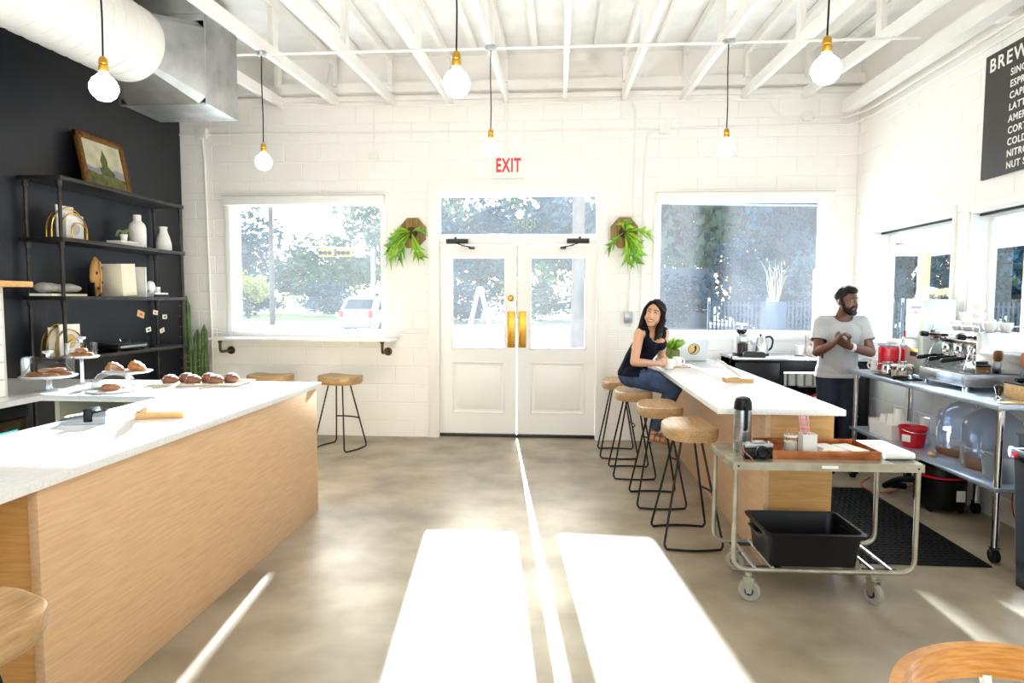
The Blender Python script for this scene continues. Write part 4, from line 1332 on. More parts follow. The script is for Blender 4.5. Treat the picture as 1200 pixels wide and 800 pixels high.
# bus tub on the deck
t = thing('bus_tub', 'black plastic bus tub on the lower deck of the cart', 'tub', (1.305, 3.41, .177), .02)
def rr_ring(hx, hy, r, z, n=5):
    out = []
    for cx_, cy_, a0 in ((hx - r, hy - r, 0), (-hx + r, hy - r, PI / 2), (-hx + r, -hy + r, PI), (hx - r, -hy + r, 1.5 * PI)):
        for k in range(n + 1):
            a = a0 + PI / 2 * k / n
            out.append((cx_ + r * math.cos(a), cy_ + r * math.sin(a), z))
    return out
q = MB().rings([rr_ring(.215, .155, .03, 0), rr_ring(.235, .175, .035, .16), rr_ring(.252, .192, .04, .163), rr_ring(.254, .194, .04, .175), rr_ring(.236, .176, .035, .178), rr_ring(.229, .169, .035, .16), rr_ring(.208, .148, .03, .006)])
tb = q.build('shell', 'black_plastic', t, ang=50)
for s_ in (-1, 1):
    MB().box((s_ * .245 - .02, -.07, .135), (s_ * .245 + .02, .07, .147), .004).build('grip', 'black_plastic', t)
# thermos
t = thing('thermos', 'steel vacuum flask with black top on the cart', 'thermos', (1.005, 3.50, cz))
MB().lathe([(0, 0), (.044, 0), (.046, .005), (.046, .21), (.043, .222)], seg=24).build('body', 'brushed_steel', t)
MB().lathe([(.046, .2225), (.047, .228), (.045, .262), (.036, .285), (.02, .292), (0, .294)], seg=24).build('lid', 'black_plastic', t)
MB().tube(rpath([(.0, -.044, .255), (.0, -.072, .25), (.0, -.07, .13), (.0, -.047, .12)], .02), .009, 8).build('handle', 'black_plastic', t)
# camera
t = thing('camera', 'small silver and black film camera with leather wrist strap on the cart', 'camera', (1.035, 3.325, cz), .12)
MB().box((-.062, -.017, 0), (.062, .017, .046), .006).build('body', 'black_plastic', t)
MB().box((-.062, -.017, .0465), (.062, .017, .066), .004).box((-.02, -.015, .0655), (.03, .015, .074), .003).build('top_plate', 'brushed_steel', t)
l_ = MB().lathe([(0, 0), (.028, 0), (.028, .012), (.025, .014), (.025, .028), (.022, .030), (.018, .024), (0, .022)], seg=22, M=frameM((.008, -.017, .03), (1, 0, 0), (0, 0, 1))).build('lens', 'black_plastic', t)
MB().lathe([(.0255, .004), (.0285, .005), (.0285, .010), (.0255, .011)], seg=22, M=frameM((.008, -.017, .03), (1, 0, 0), (0, 0, 1))).build('lens_ring', 'brushed_steel', l_)
MB().cyl((.045, 0, .066), (.045, 0, .073), .008).build('shutter_button', 'chrome', t)
MB().cyl((-.042, 0, .066), (-.042, 0, .071), .011).build('dial', 'chrome', t)
MB().tube([(-.062, 0, .055), (-.075, -.01, .045), (-.095, -.05, .012), (-.085, -.085, .004), (-.055, -.09, .004), (-.05, -.06, .012), (-.07, -.02, .035), (-.064, -.002, .052)], .003, 6).build('strap', 'sandal', t)
t.scale = (1.2, 1.2, 1.2)
# copper tray and what stands in it
TX, TY = 1.375, 3.475
t = thing('copper_tray', 'shallow copper tray on the cart', 'tray', (TX, TY, cz), .02)
q = MB().rings([rr_ring(.272, .155, .008, 0), rr_ring(.275, .158, .008, .042), rr_ring(.271, .154, .008, .042), rr_ring(.268, .151, .008, .003)])
q.build('pan', 'copper', t)
tz = cz + .0045
t = thing('condiment_jar', 'glass jar with white lid rim full of sugar sachets in the copper tray', 'jar', (1.235, 3.43, tz))
MB().lathe([(0, 0), (.034, 0), (.037, .005), (.037, .075), (.031, .088), (.031, .10)], seg=22, cap1=False).build('glass', 'clear_glass', t)
MB().lathe([(.032, .088), (.034, .088), (.034, .10), (.032, .10)], seg=22, cap0=False, cap1=False).build('rim', 'matte_white', t)
MB().lathe([(0, .003), (.033, .003), (.033, .062), (0, .068)], seg=18).build('filling', 'cream_paper', t)
for k in range(6):
    a = k * 1.1
    MB().tube([(.008 * math.cos(a), .008 * math.sin(a), .02), (.022 * math.cos(a), .022 * math.sin(a), .118 + .008 * (k % 3))], .0028, 5).build('stirrer', 'light_wood', t)
t = thing('straw_box', 'pale wooden box holding pink striped straws in the copper tray', 'straw box', (1.335, 3.46, tz))
MB().box((-.036, -.036, 0), (.036, .036, .004)).box((-.036, -.036, 0), (-.032, .036, .10)).box((.032, -.036, 0), (.036, .036, .10)).box((-.032, -.036, 0), (.032, -.032, .10)).box((-.032, .032, 0), (.032, .036, .10)).build('box', 'paper', t, smooth=False)
mat('straw_pink', 'f3d3d0', .5, col2='e08f92', scale=60, stretch=(.2, .2, 3))
for k in range(11):
    a, rr_ = k * 2.4, .006 * math.sqrt(k)
    MB().tube([(rr_ * math.cos(a), rr_ * math.sin(a), .006), (rr_ * 1.4 * math.cos(a) - .022, rr_ * 1.4 * math.sin(a), .195)], .0035, 6).build('straw', 'straw_pink', t)
def napkins(x, y, rz, label, n=12):
    t = thing('napkin_stack', label, 'napkins', (x, y, tz), rz, 'napkin stacks in the copper tray')
    for i in range(3):
        MB().box((-.047 + .001 * (i % 3), -.085 - .001 * (i % 2), i * .009), (.047 + .001 * (i % 2), .085, i * .009 + .0082), .0015).build('napkin_layer', 'paper', t)
napkins(1.452, 3.475, .30, 'white napkin stack beside the pink straws')
napkins(1.562, 3.475, .30, 'white napkin stack beside the folded towel')
t = thing('lime_dish', 'small heap of pale lime slices in the copper tray', 'lime slices', (1.375, 3.368, tz))
for k in range(5):
    a = k * 1.3
    MB().lathe([(0, 0), (.014, 0), (.016, .003), (.014, .006), (0, .006)], seg=14, M=Matrix.Translation((.022 * math.cos(a), .014 * math.sin(a), .006 + .006 * k)) @ Matrix.Rotation(.5, 4, 'XY'[k % 2])).build('slice', 'leaf_grey' if k % 2 else 'cream_paper', t)
t = thing('folded_towel', 'white towel folded at the cart end beside the copper tray', 'towel', (1.735, 3.49, cz), .05)
q = MB()
for i in range(4):
    z = .002 + i * .009
    q.box((-.075, -.15 + .006 * i, z), (.075, .15 - .004 * i, z + .0085), .0035)
q.tube([(-.075, -.152, .02), (.075, -.152, .02)], .017, 10)
q.build('folds', 'paper', t)

# ---------------------------------------------------------------- things on the bar
def mug(loc, rz, label, s=1.0):
    t = thing('mug', label, 'mug', loc, rz, 'white mugs')
    MB().lathe([(0, 0), (.03 * s, 0), (.038 * s, .006 * s), (.042 * s, .085 * s), (.039 * s, .085 * s), (.034 * s, .01 * s), (0, .008 * s)], seg=22).build('cup', 'white_ceramic', t)
    MB().tube([(.039 * s, 0, .07 * s), (.062 * s, 0, .072 * s), (.068 * s, 0, .045 * s), (.058 * s, 0, .022 * s), (.037 * s, 0, .02 * s)], .006 * s, 8).build('handle', 'white_ceramic', t)
mug((.978, 5.655, BT + .001), .5, 'white mug held by the seated woman', 1.05)
mug((1.10, 5.93, BT + .001), -.5, 'white mug on the bar in front of the moss cube')
tag(MB().box((1.02, 5.80, BT), (1.20, 5.86, BT + .008), .002).build('coaster_board', 'light_wood'), 'thin pale wooden board lying by the mugs', 'board')
t = thing('potted_plant', 'leafy green plant in a mossy cube pot on the bar', 'plant', (1.085, 6.18, BT))
MB().box((-.075, -.075, 0), (.075, .075, .145), .02, seg=3).build('pot', 'moss', t)
q = MB()
r_ = random.Random(4)
for k in range(26):
    a, rad = r_.random() * 6.28, .05 * r_.random()
    Lf = .07 + .06 * r_.random()
    tilt = .2 + .6 * r_.random()
    c0 = Vector((rad * math.cos(a), rad * math.sin(a), .14))
    up = Vector((math.cos(a) * math.sin(tilt), math.sin(a) * math.sin(tilt), math.cos(tilt)))
    sd = up.cross(Vector((math.cos(a + .6), math.sin(a + .6), .2))).normalized()
    vs = []
    for i in range(6):
        f = i / 5
        hw = .026 * math.sin(PI * (f * .9 + .06))
        c_ = c0 + up * Lf * f + Vector((math.cos(a), math.sin(a), -.3)) * .03 * f * f
        vs += [c_ - sd * hw, c_ + sd * hw]
    q2 = MB()
    q2.poly(vs, [(2 * i, 2 * i + 1, 2 * i + 3, 2 * i + 2) for i in range(5)])
    q2.build('leaf', 'leaf_light' if k % 2 else 'leaf', t, ang=70)
q.bm.free()
t = thing('laptop', 'open silver laptop with round sticker at the bar end', 'laptop', (1.345, 6.42, BT), .04)
MB().box((-.135, .0, 0), (.135, .22, .014), .003).build('base', 'brushed_steel', t)
Ml = Matrix.Translation((0, 0, .014)) @ Matrix.Rotation(-.22, 4, 'X')
Ml2 = Matrix.Translation((0, .003, .012)) @ Matrix.Rotation(.22, 4, 'X')
mat('laptop_shell', 'dfe1e4', .35, metal=.2)
lid = MB().box((-.135, -.006, 0), (.135, 0, .215), .0025, Ml2).build('lid', 'laptop_shell', t)
def disc(M, r, cx_, cz_, e, m, nm, sx=1., n=28):
    q = MB()
    q.poly([M @ Vector((cx_ + sx * r * math.cos(2 * PI * k / n), -.0065 - e, cz_ + r * math.sin(2 * PI * k / n))) for k in range(n)], [tuple(range(n))])
    return q.build(nm, m, lid, smooth=False)
disc(Ml2, .058, .0, .115, .0003, 'bronze_iron', 'sticker')
disc(Ml2, .053, .0, .115, .0006, 'tan_ink', 'sticker')
q = MB()
q.poly([Ml2 @ Vector((.0 + u * .1, -.0065 - .0009, .115 + v * .1)) for u, v in [(-.32, -.40), (-.10, -.34), (.05, -.18), (.10, .05), (.02, .22), (.06, .34), (.16, .38), (.24, .28), (.26, .05), (.20, -.18), (.08, -.34), (-.08, -.42), (-.25, -.46)]], [tuple(range(13))])
q.build('sticker_bird', 'coffee_dark', lid, smooth=False)
t = thing('tablet_stand', 'pale wooden tablet stand lying on the bar', 'tablet stand', (1.345, 4.83, BT), .05)
MB().box((-.10, -.06, 0), (.10, .06, .03), .003).build('block', 'light_wood', t)
t2 = thing('tablet', 'slim white tablet leaning on the bar stand', 'tablet', (1.345, 4.84, BT + .031), .05)
MB().box((-.15, -.075, .0), (.04, .075, .008), .003, Matrix.Translation((-.02, 0, .030)) @ Matrix.Rotation(math.radians(38), 4, 'Y')).build('shell', 'matte_white', t2)

# ---------------------------------------------------------------- back fridge with steel top
t = thing('undercounter_fridge', 'black undercounter fridge with glass doors below the far window', 'fridge', (0, 0, 0))
FX0, FX1, FY0, FY1, FZ = 1.73, 2.99, 6.30, 6.86, .975
q = MB().box((FX0, FY0 + .03, .10), (FX0 + .03, FY1, FZ - .03)).box((FX1 - .03, FY0 + .03, .10), (FX1, FY1, FZ - .03)).box((FX0, FY1 - .03, .10), (FX1, FY1, FZ - .03)).box((FX0, FY0 + .03, .10), (FX1, FY1, .14)).box((FX0, FY0 + .03, FZ - .14), (FX1, FY1, FZ - .03))
q.box((FX0 + .03, FY0 + .03, .14), (FX0 + .42, FY1, FZ - .14))
q.build('cabinet_body', 'black_plastic', t, smooth=False)
MB().box((FX0, FY0, .12), (FX0 + .42, FY0 + .028, FZ - .05), .003).build('solid_door', 'black_plastic', t)
MB().box((FX0 + .45, FY0 + .40, .64), (FX1 - .03, FY1 - .04, .652)).build('shelf_rack', 'chrome', t, smooth=False)
MB().box((FX0 + .45, FY0 + .06, .40), (FX1 - .03, FY1 - .04, .412)).build('shelf_rack', 'chrome', t, smooth=False)
MB().box((FX0 + .46, FY0 + .05, FZ - .155), (FX1 - .04, FY0 + .08, FZ - .142)).build('light_strip', 'fridge_glow', t, smooth=False)
for x0_, x1_ in ((FX0 + .425, FX0 + .84), (FX0 + .845, FX1)):
    q = MB()
    for lo, hi in (((x0_, .12), (x0_ + .035, FZ - .05)), ((x1_ - .035, .12), (x1_, FZ - .05)), ((x0_ + .035, .12), (x1_ - .035, .17)), ((x0_ + .035, FZ - .13), (x1_ - .035, FZ - .05))):
        q.box((lo[0], FY0, lo[1]), (hi[0], FY0 + .028, hi[1]))
    d = q.build('glass_door', 'black_plastic', t, smooth=False)
    sheet([(x0_ + .035, FY0 + .012, .17), (x1_ - .035, FY0 + .012, .17), (x1_ - .035, FY0 + .012, FZ - .13), (x0_ + .035, FY0 + .012, FZ - .13)], 'glass', 'clear_glass', d)
for x in (FX0 + .05, FX1 - .05):
    for y in (FY0 + .08, FY1 - .06):
        MB().cyl((x, y, 0), (x, y, .10), .02).build('foot', 'steel', t)
MB().box((FX0 - .01, FY0 - .01, FZ - .028), (FX1 + .01, FY1 + .02, FZ), .004).build('steel_top', 'steel', t)
mat('milk', 'eeeae0', .4)
b0 = None
for r_, (zz, ny) in enumerate(((.4125, 2),)):
    for k in range(9):
        for j in range(ny):
            x, y = FX0 + .52 + k * .082, FY0 + .13 + j * .1
            if b0 is None:
                b0 = thing('milk_bottle', 'white milk bottle with red cap behind the fridge glass', 'bottle', (x, y, zz), 0, 'milk bottles in the fridge')
                MB().lathe([(0, 0), (.034, 0), (.036, .004), (.036, .10), (.018, .145), (.016, .16)], seg=14).build('bottle', 'milk', b0)
                MB().lathe([(.018, .1605), (.019, .163), (.019, .18), (0, .182)], seg=14).build('cap', 'red_plastic', b0)
            else:
                dup(b0, (x, y, zz), 0)
c0 = None
for k in range(8):
    x = FX0 + .52 + k * .085
    if c0 is None:
        c0 = thing('drink_carton', 'pale drink carton on the upper fridge rack', 'carton', (x, FY0 + .46, .6525), 0, 'cartons on the upper fridge rack')
        MB().box((-.032, -.032, 0), (.032, .032, .13), .003).build('body', 'milk', c0)
        MB().prism([(-.032, .1305), (.032, .1305), (.006, .158), (-.006, .158)], 0, -.032, .032).build('gable', 'leaf_grey', c0, smooth=False)
    else:
        dup(c0, (x, FY0 + .46, .6525), 0)
FT = FZ + .001
def onf(px_, y):                       # a spot on the steel top at depth y under photo column px_
    return AY(px_, 405, y).x
t = thing('coffee_grinder', 'steel coffee grinder with clear hopper on the fridge top', 'grinder', (onf(869, 6.55), 6.55, FT))
MB().box((-.065, -.07, 0), (.065, .09, .02), .005).build('base', 'black_plastic', t)
MB().box((-.055, .0, .02), (.055, .085, .20), .01).build('body', 'matte_white', t)
MB().lathe([(0, .021), (.05, .021), (.052, .12), (.05, .122), (0, .122)], (0, -.035, 0), 20).build('grounds_bin', 'coffee_dark', t)
MB().box((-.055, -.07, .13), (.055, .0, .21), .01).build('control_head', 'brushed_steel', t)
MB().box((-.03, -.073, .14), (.03, -.0705, .185), .001).build('display', 'matte_white', t)
MB().lathe([(.03, .211), (.05, .235), (.055, .29), (.05, .30)], (0, .01, 0), 20, cap1=False).build('hopper', 'clear_glass', t)
MB().lathe([(0, .215), (.03, .215), (.05, .24), (.05, .262), (0, .27)], (0, .01, 0), 18).build('beans', 'coffee_dark', t)
MB().lathe([(.056, .3005), (.056, .315), (.02, .32), (0, .32)], (0, .01, 0), 20).build('hopper_lid', 'matte_white', t)
t = thing('kettle', 'steel electric kettle with black handle on the fridge top', 'kettle', (onf(891, 6.6), 6.60, FT))
MB().lathe([(0, 0), (.085, 0), (.085, .018), (0, .018)], seg=22).build('power_base', 'black_plastic', t)
MB().lathe([(0, .019), (.078, .019), (.078, .05), (.055, .17), (.045, .185), (0, .19)], seg=24).build('body', 'steel', t)
MB().lathe([(.008, .19), (.012, .205), (.006, .215), (0, .216)], seg=10).build('lid_knob', 'black_plastic', t)
MB().tube(rpath([(.045, 0, .18), (.10, 0, .19), (.125, 0, .15), (.11, 0, .07), (.075, 0, .045)], .03), .010, 8).build('handle', 'black_plastic', t)
MB().tube([(-.065, 0, .11), (-.085, 0, .13), (-.098, 0, .16)], [.018, .014, .010], 10).build('spout', 'steel', t)
t = thing('payment_terminal', 'dark grey payment terminal lying on the fridge top edge', 'terminal', (onf(884, 6.38), 6.38, FT), -.15)
MB().rings([rr_ring(.10, .045, .01, 0), rr_ring(.105, .05, .01, .03), rr_ring(.09, .04, .01, .05)]).build('body', 'dark_metal', t)
MB().box((-.06, -.03, .0505), (.02, .03, .053)).build('display', 'screen', t)
mug((onf(937, 6.6), 6.6, FT), 1.2, 'wide white cup standing on the fridge top', 1.15)
t = thing('pour_over_set', 'glass pour over carafe with copper collar beside the man', 'carafe', (onf(953, 6.56), 6.56, FT))
MB().lathe([(0, 0), (.055, 0), (.058, .02), (.045, .08), (.02, .11), (.05, .18)], seg=20, cap1=False).build('glass', 'clear_glass', t)
MB().lathe([(.026, .095), (.03, .095), (.03, .125), (.026, .125)], seg=16, cap0=False, cap1=False).build('collar', 'copper', t)
MB().tube(rpath([(-.03, 0, 0.002), (-.075, 0, .002), (-.075, 0, .22), (.06, 0, .22)], .02), .004, 6).build('wire_stand', 'copper', t)
t = thing('black_scale', 'flat black scale on the fridge top behind the man', 'scale', (2.82, 6.5, FT))
MB().box((-.08, -.07, 0), (.08, .07, .018), .004).build('body', 'black_plastic', t)
MB().box((-.06, -.05, .0185), (.06, .05, .022), .002).build('plate', 'dark_metal', t)
tag(MB().tube([(1.78, 6.36, FT + .007), (1.73, 6.33, FT + .016), (1.70, 6.32, FT + .012), (1.685, 6.32, FT - .02), (1.67, 6.33, FT - .12), (1.66, 6.36, .55), (1.67, 6.45, .2), (1.67, 6.6, .012)], .006, 6).build('power_cord', 'black_plastic'), 'black power cord drooping at the fridge corner', 'cord')

# ---------------------------------------------------------------- espresso work table
TZ, TX0, TX1, TY0, TY1 = .94, 2.50, 3.055, 3.77, 5.66
t = thing('work_table', 'steel work table with lower shelf carrying the espresso machine', 'table', (0, 0, 0))
MB().box((TX0, TY0, TZ - .035), (TX1, TY1, TZ), .006).build('top', 'blue_steel', t)
MB().box((TX0 + .02, TY0 + .02, .425), (TX1 - .01, TY1 - .02, .45), .004).build('lower_shelf', 'blue_steel', t)
for x in (TX0 + .05, TX1 - .05):
    for y in (TY0 + .05, (TY0 + TY1) / 2, TY1 - .05) if x > 2.8 else (TY0 + .05, TY1 - .05):
        l_ = MB().cyl((x, y, .10), (x, y, TZ - .035), .02, seg=14).build('leg', 'chrome', t)
        q = MB().rings([[(x + yy, y + r * math.cos(2 * PI * k / 16), .045 + r * math.sin(2 * PI * k / 16)) for k in range(16)] for yy, r in ((-.012, .03), (-.014, .04), (.014, .04), (.012, .03))])
        q.build('caster_wheel', 'black_rubber', l_)
        MB().box((x - .02, y - .02, .085), (x + .02, y + .02, .10)).box((x - .02, y - .012, .04), (x - .016, y + .012, .09)).box((x + .016, y - .012, .04), (x + .02, y + .012, .09)).build('caster_fork', 'chrome', l_, smooth=False)
TT = TZ + .001
# water tower
t = thing('water_tower', 'tall steel hot water dispenser with red lever tap', 'dispenser', (2.865, 5.13, TT))
MB().box((-.115, -.125, .02), (.115, .125, .60), .006).build('body', 'tower_steel', t)
for a in (-.09, .09):
    for c in (-.1, .1):
        MB().cyl((a, c, 0), (a, c, .02), .015).build('foot', 'chrome', t)
tp = MB().tube(rpath([(-.115, 0, .30), (-.17, 0, .305), (-.19, 0, .30), (-.19, 0, .255)], .015), .012, 10).build('tap', 'chrome', t)
MB().tube([(-.18, 0, .315), (-.185, 0, .36)], [.007, .010], 8).build('tap_lever', 'red_plastic', tp)
lb = MB().box((-.1165, -.085, .44), (-.115, .055, .55)).build('notice', 'paper', t, smooth=False)
MB().box((-.1170, -.085, .525), (-.1166, .055, .55)).build('notice_band', 'black_ink', lb, smooth=False)
text_mesh('HOT', .03, 'red_ink', 'lettering', lb, frameM((-.1172, -.015, .50), (0, -1, 0), (0, 0, 1)), 'CENTER')
lb = MB().box((-.1165, -.07, .16), (-.115, .04, .225)).build('notice', 'black_ink', t, smooth=False)
MB().box((-.1170, -.07, .195), (-.1166, .04, .222)).build('notice_band', 'yellow_label', lb, smooth=False)
# red drink dispenser
t = thing('drink_dispenser', 'square clear drink dispenser full of red punch', 'dispenser', (2.725, 5.36, TT), .1)
MB().box((-.085, -.085, .0), (.085, .085, .215), .015).build('punch', 'juice_red', t)
MB().box((-.089, -.089, .215), (.089, .089, .24), .012).build('shoulder', 'clear_plastic', t)
MB().lathe([(.05, .24), (.052, .243), (.052, .262), (0, .266)], seg=20).build('lid', 'matte_white', t)
MB().tube(rpath([(-.02, -.087, .24), (-.02, -.11, .20), (-.02, -.105, .07)], .02), .006, 8).ball((-.02, -.105, .06), (.014, .012, .016), 10, 6).build('ladle', 'matte_white', t)
mug((2.655, 5.50, TT), 2.2, 'white cup at the table corner beside the red punch', 1.0)
# dark mat, tins and jars
tag(MB().box((2.53, 4.86, TT), (2.70, 5.28, TT + .006), .002).build('bar_mat', 'black_rubber'), 'black rubber bar mat on the work table edge', 'mat')
def pitcher(loc, rz, label, r=.042, h=.10):
    t = thing('milk_pitcher', label, 'pitcher', loc, rz, 'steel milk pitchers on the work table')
    MB().lathe([(0, 0), (r * 1.05, 0), (r * 1.08, .008), (r * .95, h * .6), (r * .85, h * .85), (r * .95, h), (r * .91, h), (r * .8, h * .8), (0, h * .5)], seg=20).build('jug', 'chrome', t)
    MB().tube(rpath([(r * .9, 0, h * .85), (r * 1.7, 0, h * .85), (r * 1.7, 0, h * .25), (r * 1.05, 0, h * .2)], .015), .005, 6).build('handle', 'chrome', t)
MZ = TT + .0065
pitcher((2.60, 5.20, MZ), 2.6, 'steel milk pitcher on the bar mat next to the cup')
pitcher((2.665, 5.115, MZ), -.8, 'steel milk pitcher on the bar mat beside the clear jars', .04, .11)
def jar(loc, label):
    t = thing('glass_jar', label, 'jar', loc, 0, 'glass jars on the bar mat')
    MB().lathe([(0, 0), (.03, 0), (.033, .006), (.033, .065), (.026, .078), (.026, .085)], seg=18, cap1=False).build('glass', 'clear_glass', t)
    MB().lathe([(.027, .079), (.03, .08), (.03, .097), (0, .099)], seg=18).build('lid', 'matte_white', t)
    MB().lathe([(0, .003), (.029, .003), (.029, .05), (0, .052)], seg=14).build('contents', 'cream_paper', t)
jar((2.59, 5.06, MZ), 'small lidded glass jar on the bar mat nearest the pitchers')
jar((2.66, 5.01, MZ), 'small lidded glass jar at the rear of the bar mat')
jar((2.60, 4.975, MZ), 'small lidded glass jar on the bar mat near the portafilter')
t = thing('portafilter', 'black handled portafilter lying on the bar mat', 'portafilter', (2.61, 4.895, MZ), 3.6)
MB().lathe([(.026, 0), (.032, .004), (.034, .03), (.030, .03), (.028, .008), (0, .006)], seg=18).build('basket', 'chrome', t)
MB().tube([(.03, 0, .02), (.06, 0, .02), (.08, 0, .02), (.17, 0, .018), (.18, 0, .018)], [.008, .009, .013, .015, .008], 10).build('handle', 'black_plastic', t)

# espresso machine
t = thing('espresso_machine', 'chrome espresso machine with cups stacked on top', 'espresso machine', (2.62, 4.28, TT))
q = MB()
MB().box((.0, 0, .03), (.36, .52, .115), .008).build('base_body', 'brushed_steel', t)
MB().box((-.004, .03, .05), (.0, .30, .095), .001).build('front_badge', 'blue_steel', t)
for a in (.03, .33):
    for c in (.03, .49):
        MB().cyl((a, c, 0), (a, c, .03), .02).build('foot', 'chrome', t)
tr_ = MB().box((.005, .02, .1155), (.20, .50, .122)).build('drip_tray', 'steel', t, smooth=False)
for k in range(11):
    MB().box((.01, .03 + k * .043, .1225), (.195, .04 + k * .043, .126)).build('grate_bar', 'chrome', tr_, smooth=False)
MB().box((.21, .02, .1155), (.36, .50, .36), .012).build('boiler_housing', 'chrome', t)
MB().box((.06, .0, .30), (.36, .52, .385), .015).build('head_panel', 'chrome', t)
MB().box((.06, -.006, .12), (.36, -.0005, .38), .002).build('side_plate', 'chrome', t)
for y in (.12, .26, .40):
    g_ = MB().lathe([(0, .225), (.034, .225), (.036, .24), (.036, .275), (.028, .299)], (.12, y, 0), 18).build('group_head', 'chrome', t)
    MB().lathe([(0, .19), (.026, .19), (.031, .2), (.031, .224)], (.12, y, 0), 16).build('filter_basket', 'chrome', g_)
    MB().tube([(.09, y, .21), (.06, y, .205), (.04, y, .205), (-.075, y, .19), (-.085, y, .19)], [.007, .008, .013, .016, .008], 10).build('filter_handle', 'black_plastic', g_)
    MB().tube([(.12, y, .19), (.12, y - .006, .175), (.12, y - .016, .165)], .006, 8).build('spout', 'chrome', g_)
for y in (.05, .47):
    MB().tube([(.06, y, .35), (.03, y, .35), (.02, y, .35), (-.02, y, .355), (-.03, y, .355)], [.008, .008, .018, .02, .012], 12).build('steam_knob', 'black_plastic', t)
    MB().tube(bez((.10, y, .30), (.05, y, .29), (.04, y, .22), (.02, y, .14)), .005, 8).build('steam_wand', 'chrome', t)
MB().tube(rpath([(.08, .01, .386), (.08, .01, .42), (.08, .51, .42), (.08, .51, .386)], .015), .005, 8).build('cup_rail', 'chrome', t)
MB().tube(rpath([(.35, .01, .386), (.35, .01, .42), (.35, .51, .42), (.35, .51, .386)], .015), .005, 8).build('cup_rail', 'chrome', t)
cup0 = None
def cup(x, y, z, label):
    global cup0
    if cup0 is None:
        cup0 = thing('espresso_cup', label, 'cup', (x, y, z), PI / 2, 'white cups on the espresso machine')
        MB().lathe([(0, 0), (.022, 0), (.024, .004), (.038, .03), (.041, .06), (.038, .06), (.035, .032), (0, .01)], seg=20).build('bowl', 'white_ceramic', cup0)
        MB().tube([(.038, 0, .05), (.055, 0, .05), (.056, 0, .03), (.036, 0, .024)], .0045, 6).build('handle', 'white_ceramic', cup0)
    else:
        dup(cup0, (x, y, z), PI / 2, label)
mz = TT + .3865
for k in range(4):
    cup(2.79, 4.33 + k * .115, mz, 'white espresso cup in the bottom row on the machine, barista side')
for k in range(4):
    cup(2.89, 4.33 + k * .115, mz, 'white espresso cup in the bottom row on the machine, window side')
for k in range(2):
    cup(2.79, 4.45 + k * .115, mz + .0615, ('white espresso cup in the second layer right under the topmost cup', 'white espresso cup in the second layer with nothing on it')[k])
cup(2.79, 4.45, mz + .123, 'white espresso cup stacked at the very top on the machine')
t = thing('syrup_bottle', 'amber topped clear bottle beside the espresso machine', 'bottle', (2.90, 4.13, TT))
MB().lathe([(0, 0), (.035, 0), (.037, .006), (.037, .14), (.03, .17)], seg=18, cap1=False).build('glass', 'clear_plastic', t)
MB().lathe([(0, .004), (.033, .004), (.033, .10), (0, .102)], seg=16).build('syrup', 'coffee_dark', t)
MB().lathe([(.031, .1705), (.04, .19), (.042, .25), (.03, .27), (0, .272)], seg=18).build('amber_top', 'amber', t)
t = thing('knock_box', 'pale wooden knock box with black top on the work table', 'knock box', (2.80, 3.96, TT))
MB().box((-.085, -.10, 0), (.085, .10, .09), .004).build('body', 'light_wood', t)
MB().box((-.088, -.103, .0905), (.088, .103, .105), .004).build('rim', 'black_plastic', t)
MB().cyl((-.085, 0, .118), (.085, 0, .118), .013, seg=12).build('knock_bar', 'black_rubber', t)
t = thing('tamper', 'steel tamper with dark round handle on the table edge', 'tamper', (2.60, 3.93, TT))
MB().lathe([(0, 0), (.029, 0), (.029, .012), (.012, .02), (.010, .028)], seg=20).build('base', 'chrome', t)
MB().lathe([(.011, .0285), (.013, .04), (.016, .06), (.022, .075), (.022, .088), (.012, .096), (0, .097)], seg=18).build('handle', 'coffee_dark', t)
tag(MB().box((2.53, 3.79, TT), (2.72, 3.85, TT + .008), .003, rot('Z', .15, (2.6, 3.82, 0))).build('wooden_paddle', 'light_wood'), 'flat wooden paddle lying at the table end', 'paddle')

# lower shelf
LZ = .4505
t = thing('cup_crate', 'white crate holding paper cup stacks on the lower shelf', 'crate', (2.68, 5.22, LZ))
q = MB().rings([rr_ring(.11, .17, .01, 0), rr_ring(.12, .18, .01, .12), rr_ring(.117, .177, .01, .12), rr_ring(.106, .166, .01, .004)])
q.build('shell', 'matte_white', t)
def cup_stack(x, y, z, n, r, label, m='paper'):
    t = thing('paper_cup_stack', label, 'cups', (x, y, z), 0, 'paper cup stacks on the lower shelf')
    for k in range(n):
        z0 = k * .018
        MB().lathe([(0, z0), (r * .72, z0), (r * .96, z0 + .085), (r, z0 + .087), (r, z0 + .093), (r * .93, z0 + .09)], seg=16, cap1=False).build('cup', m, t)
    q = MB().lathe([(0, .09 + (n - 1) * .018), (r * .9, .09 + (n - 1) * .018), (r * .9, .0905 + (n - 1) * .018)], seg=16)
    q.build('top_lid', m, t)
def inv_stack(x, y, z, n, r, label, m='paper'):
    t = thing('paper_cup_stack', label, 'cups', (x, y, z), 0, 'paper cup stacks on the lower shelf')
    for k in range(n):
        z0 = k * .02
        MB().lathe([(r * .93, z0), (r, z0), (r, z0 + .006), (r * .95, z0 + .008), (r * .74, z0 + .095), (0, z0 + .095)], seg=16, cap0=False).build('cup', m, t)
inv_stack(2.66, 5.12, LZ + .0055, 8, .042, 'tallest inverted paper cup stack in the white crate')
inv_stack(2.66, 5.22, LZ + .0055, 5, .04, 'middle inverted paper cup stack in the white crate')
inv_stack(2.65, 5.32, LZ + .0055, 4, .04, 'shortest inverted paper cup stack in the white crate')
inv_stack(2.78, 4.98, LZ, 6, .04, 'inverted paper cup stack behind the red bucket')
inv_stack(2.88, 4.92, LZ, 7, .045, 'clear plastic cup stack behind the carboy', 'clear_plastic')
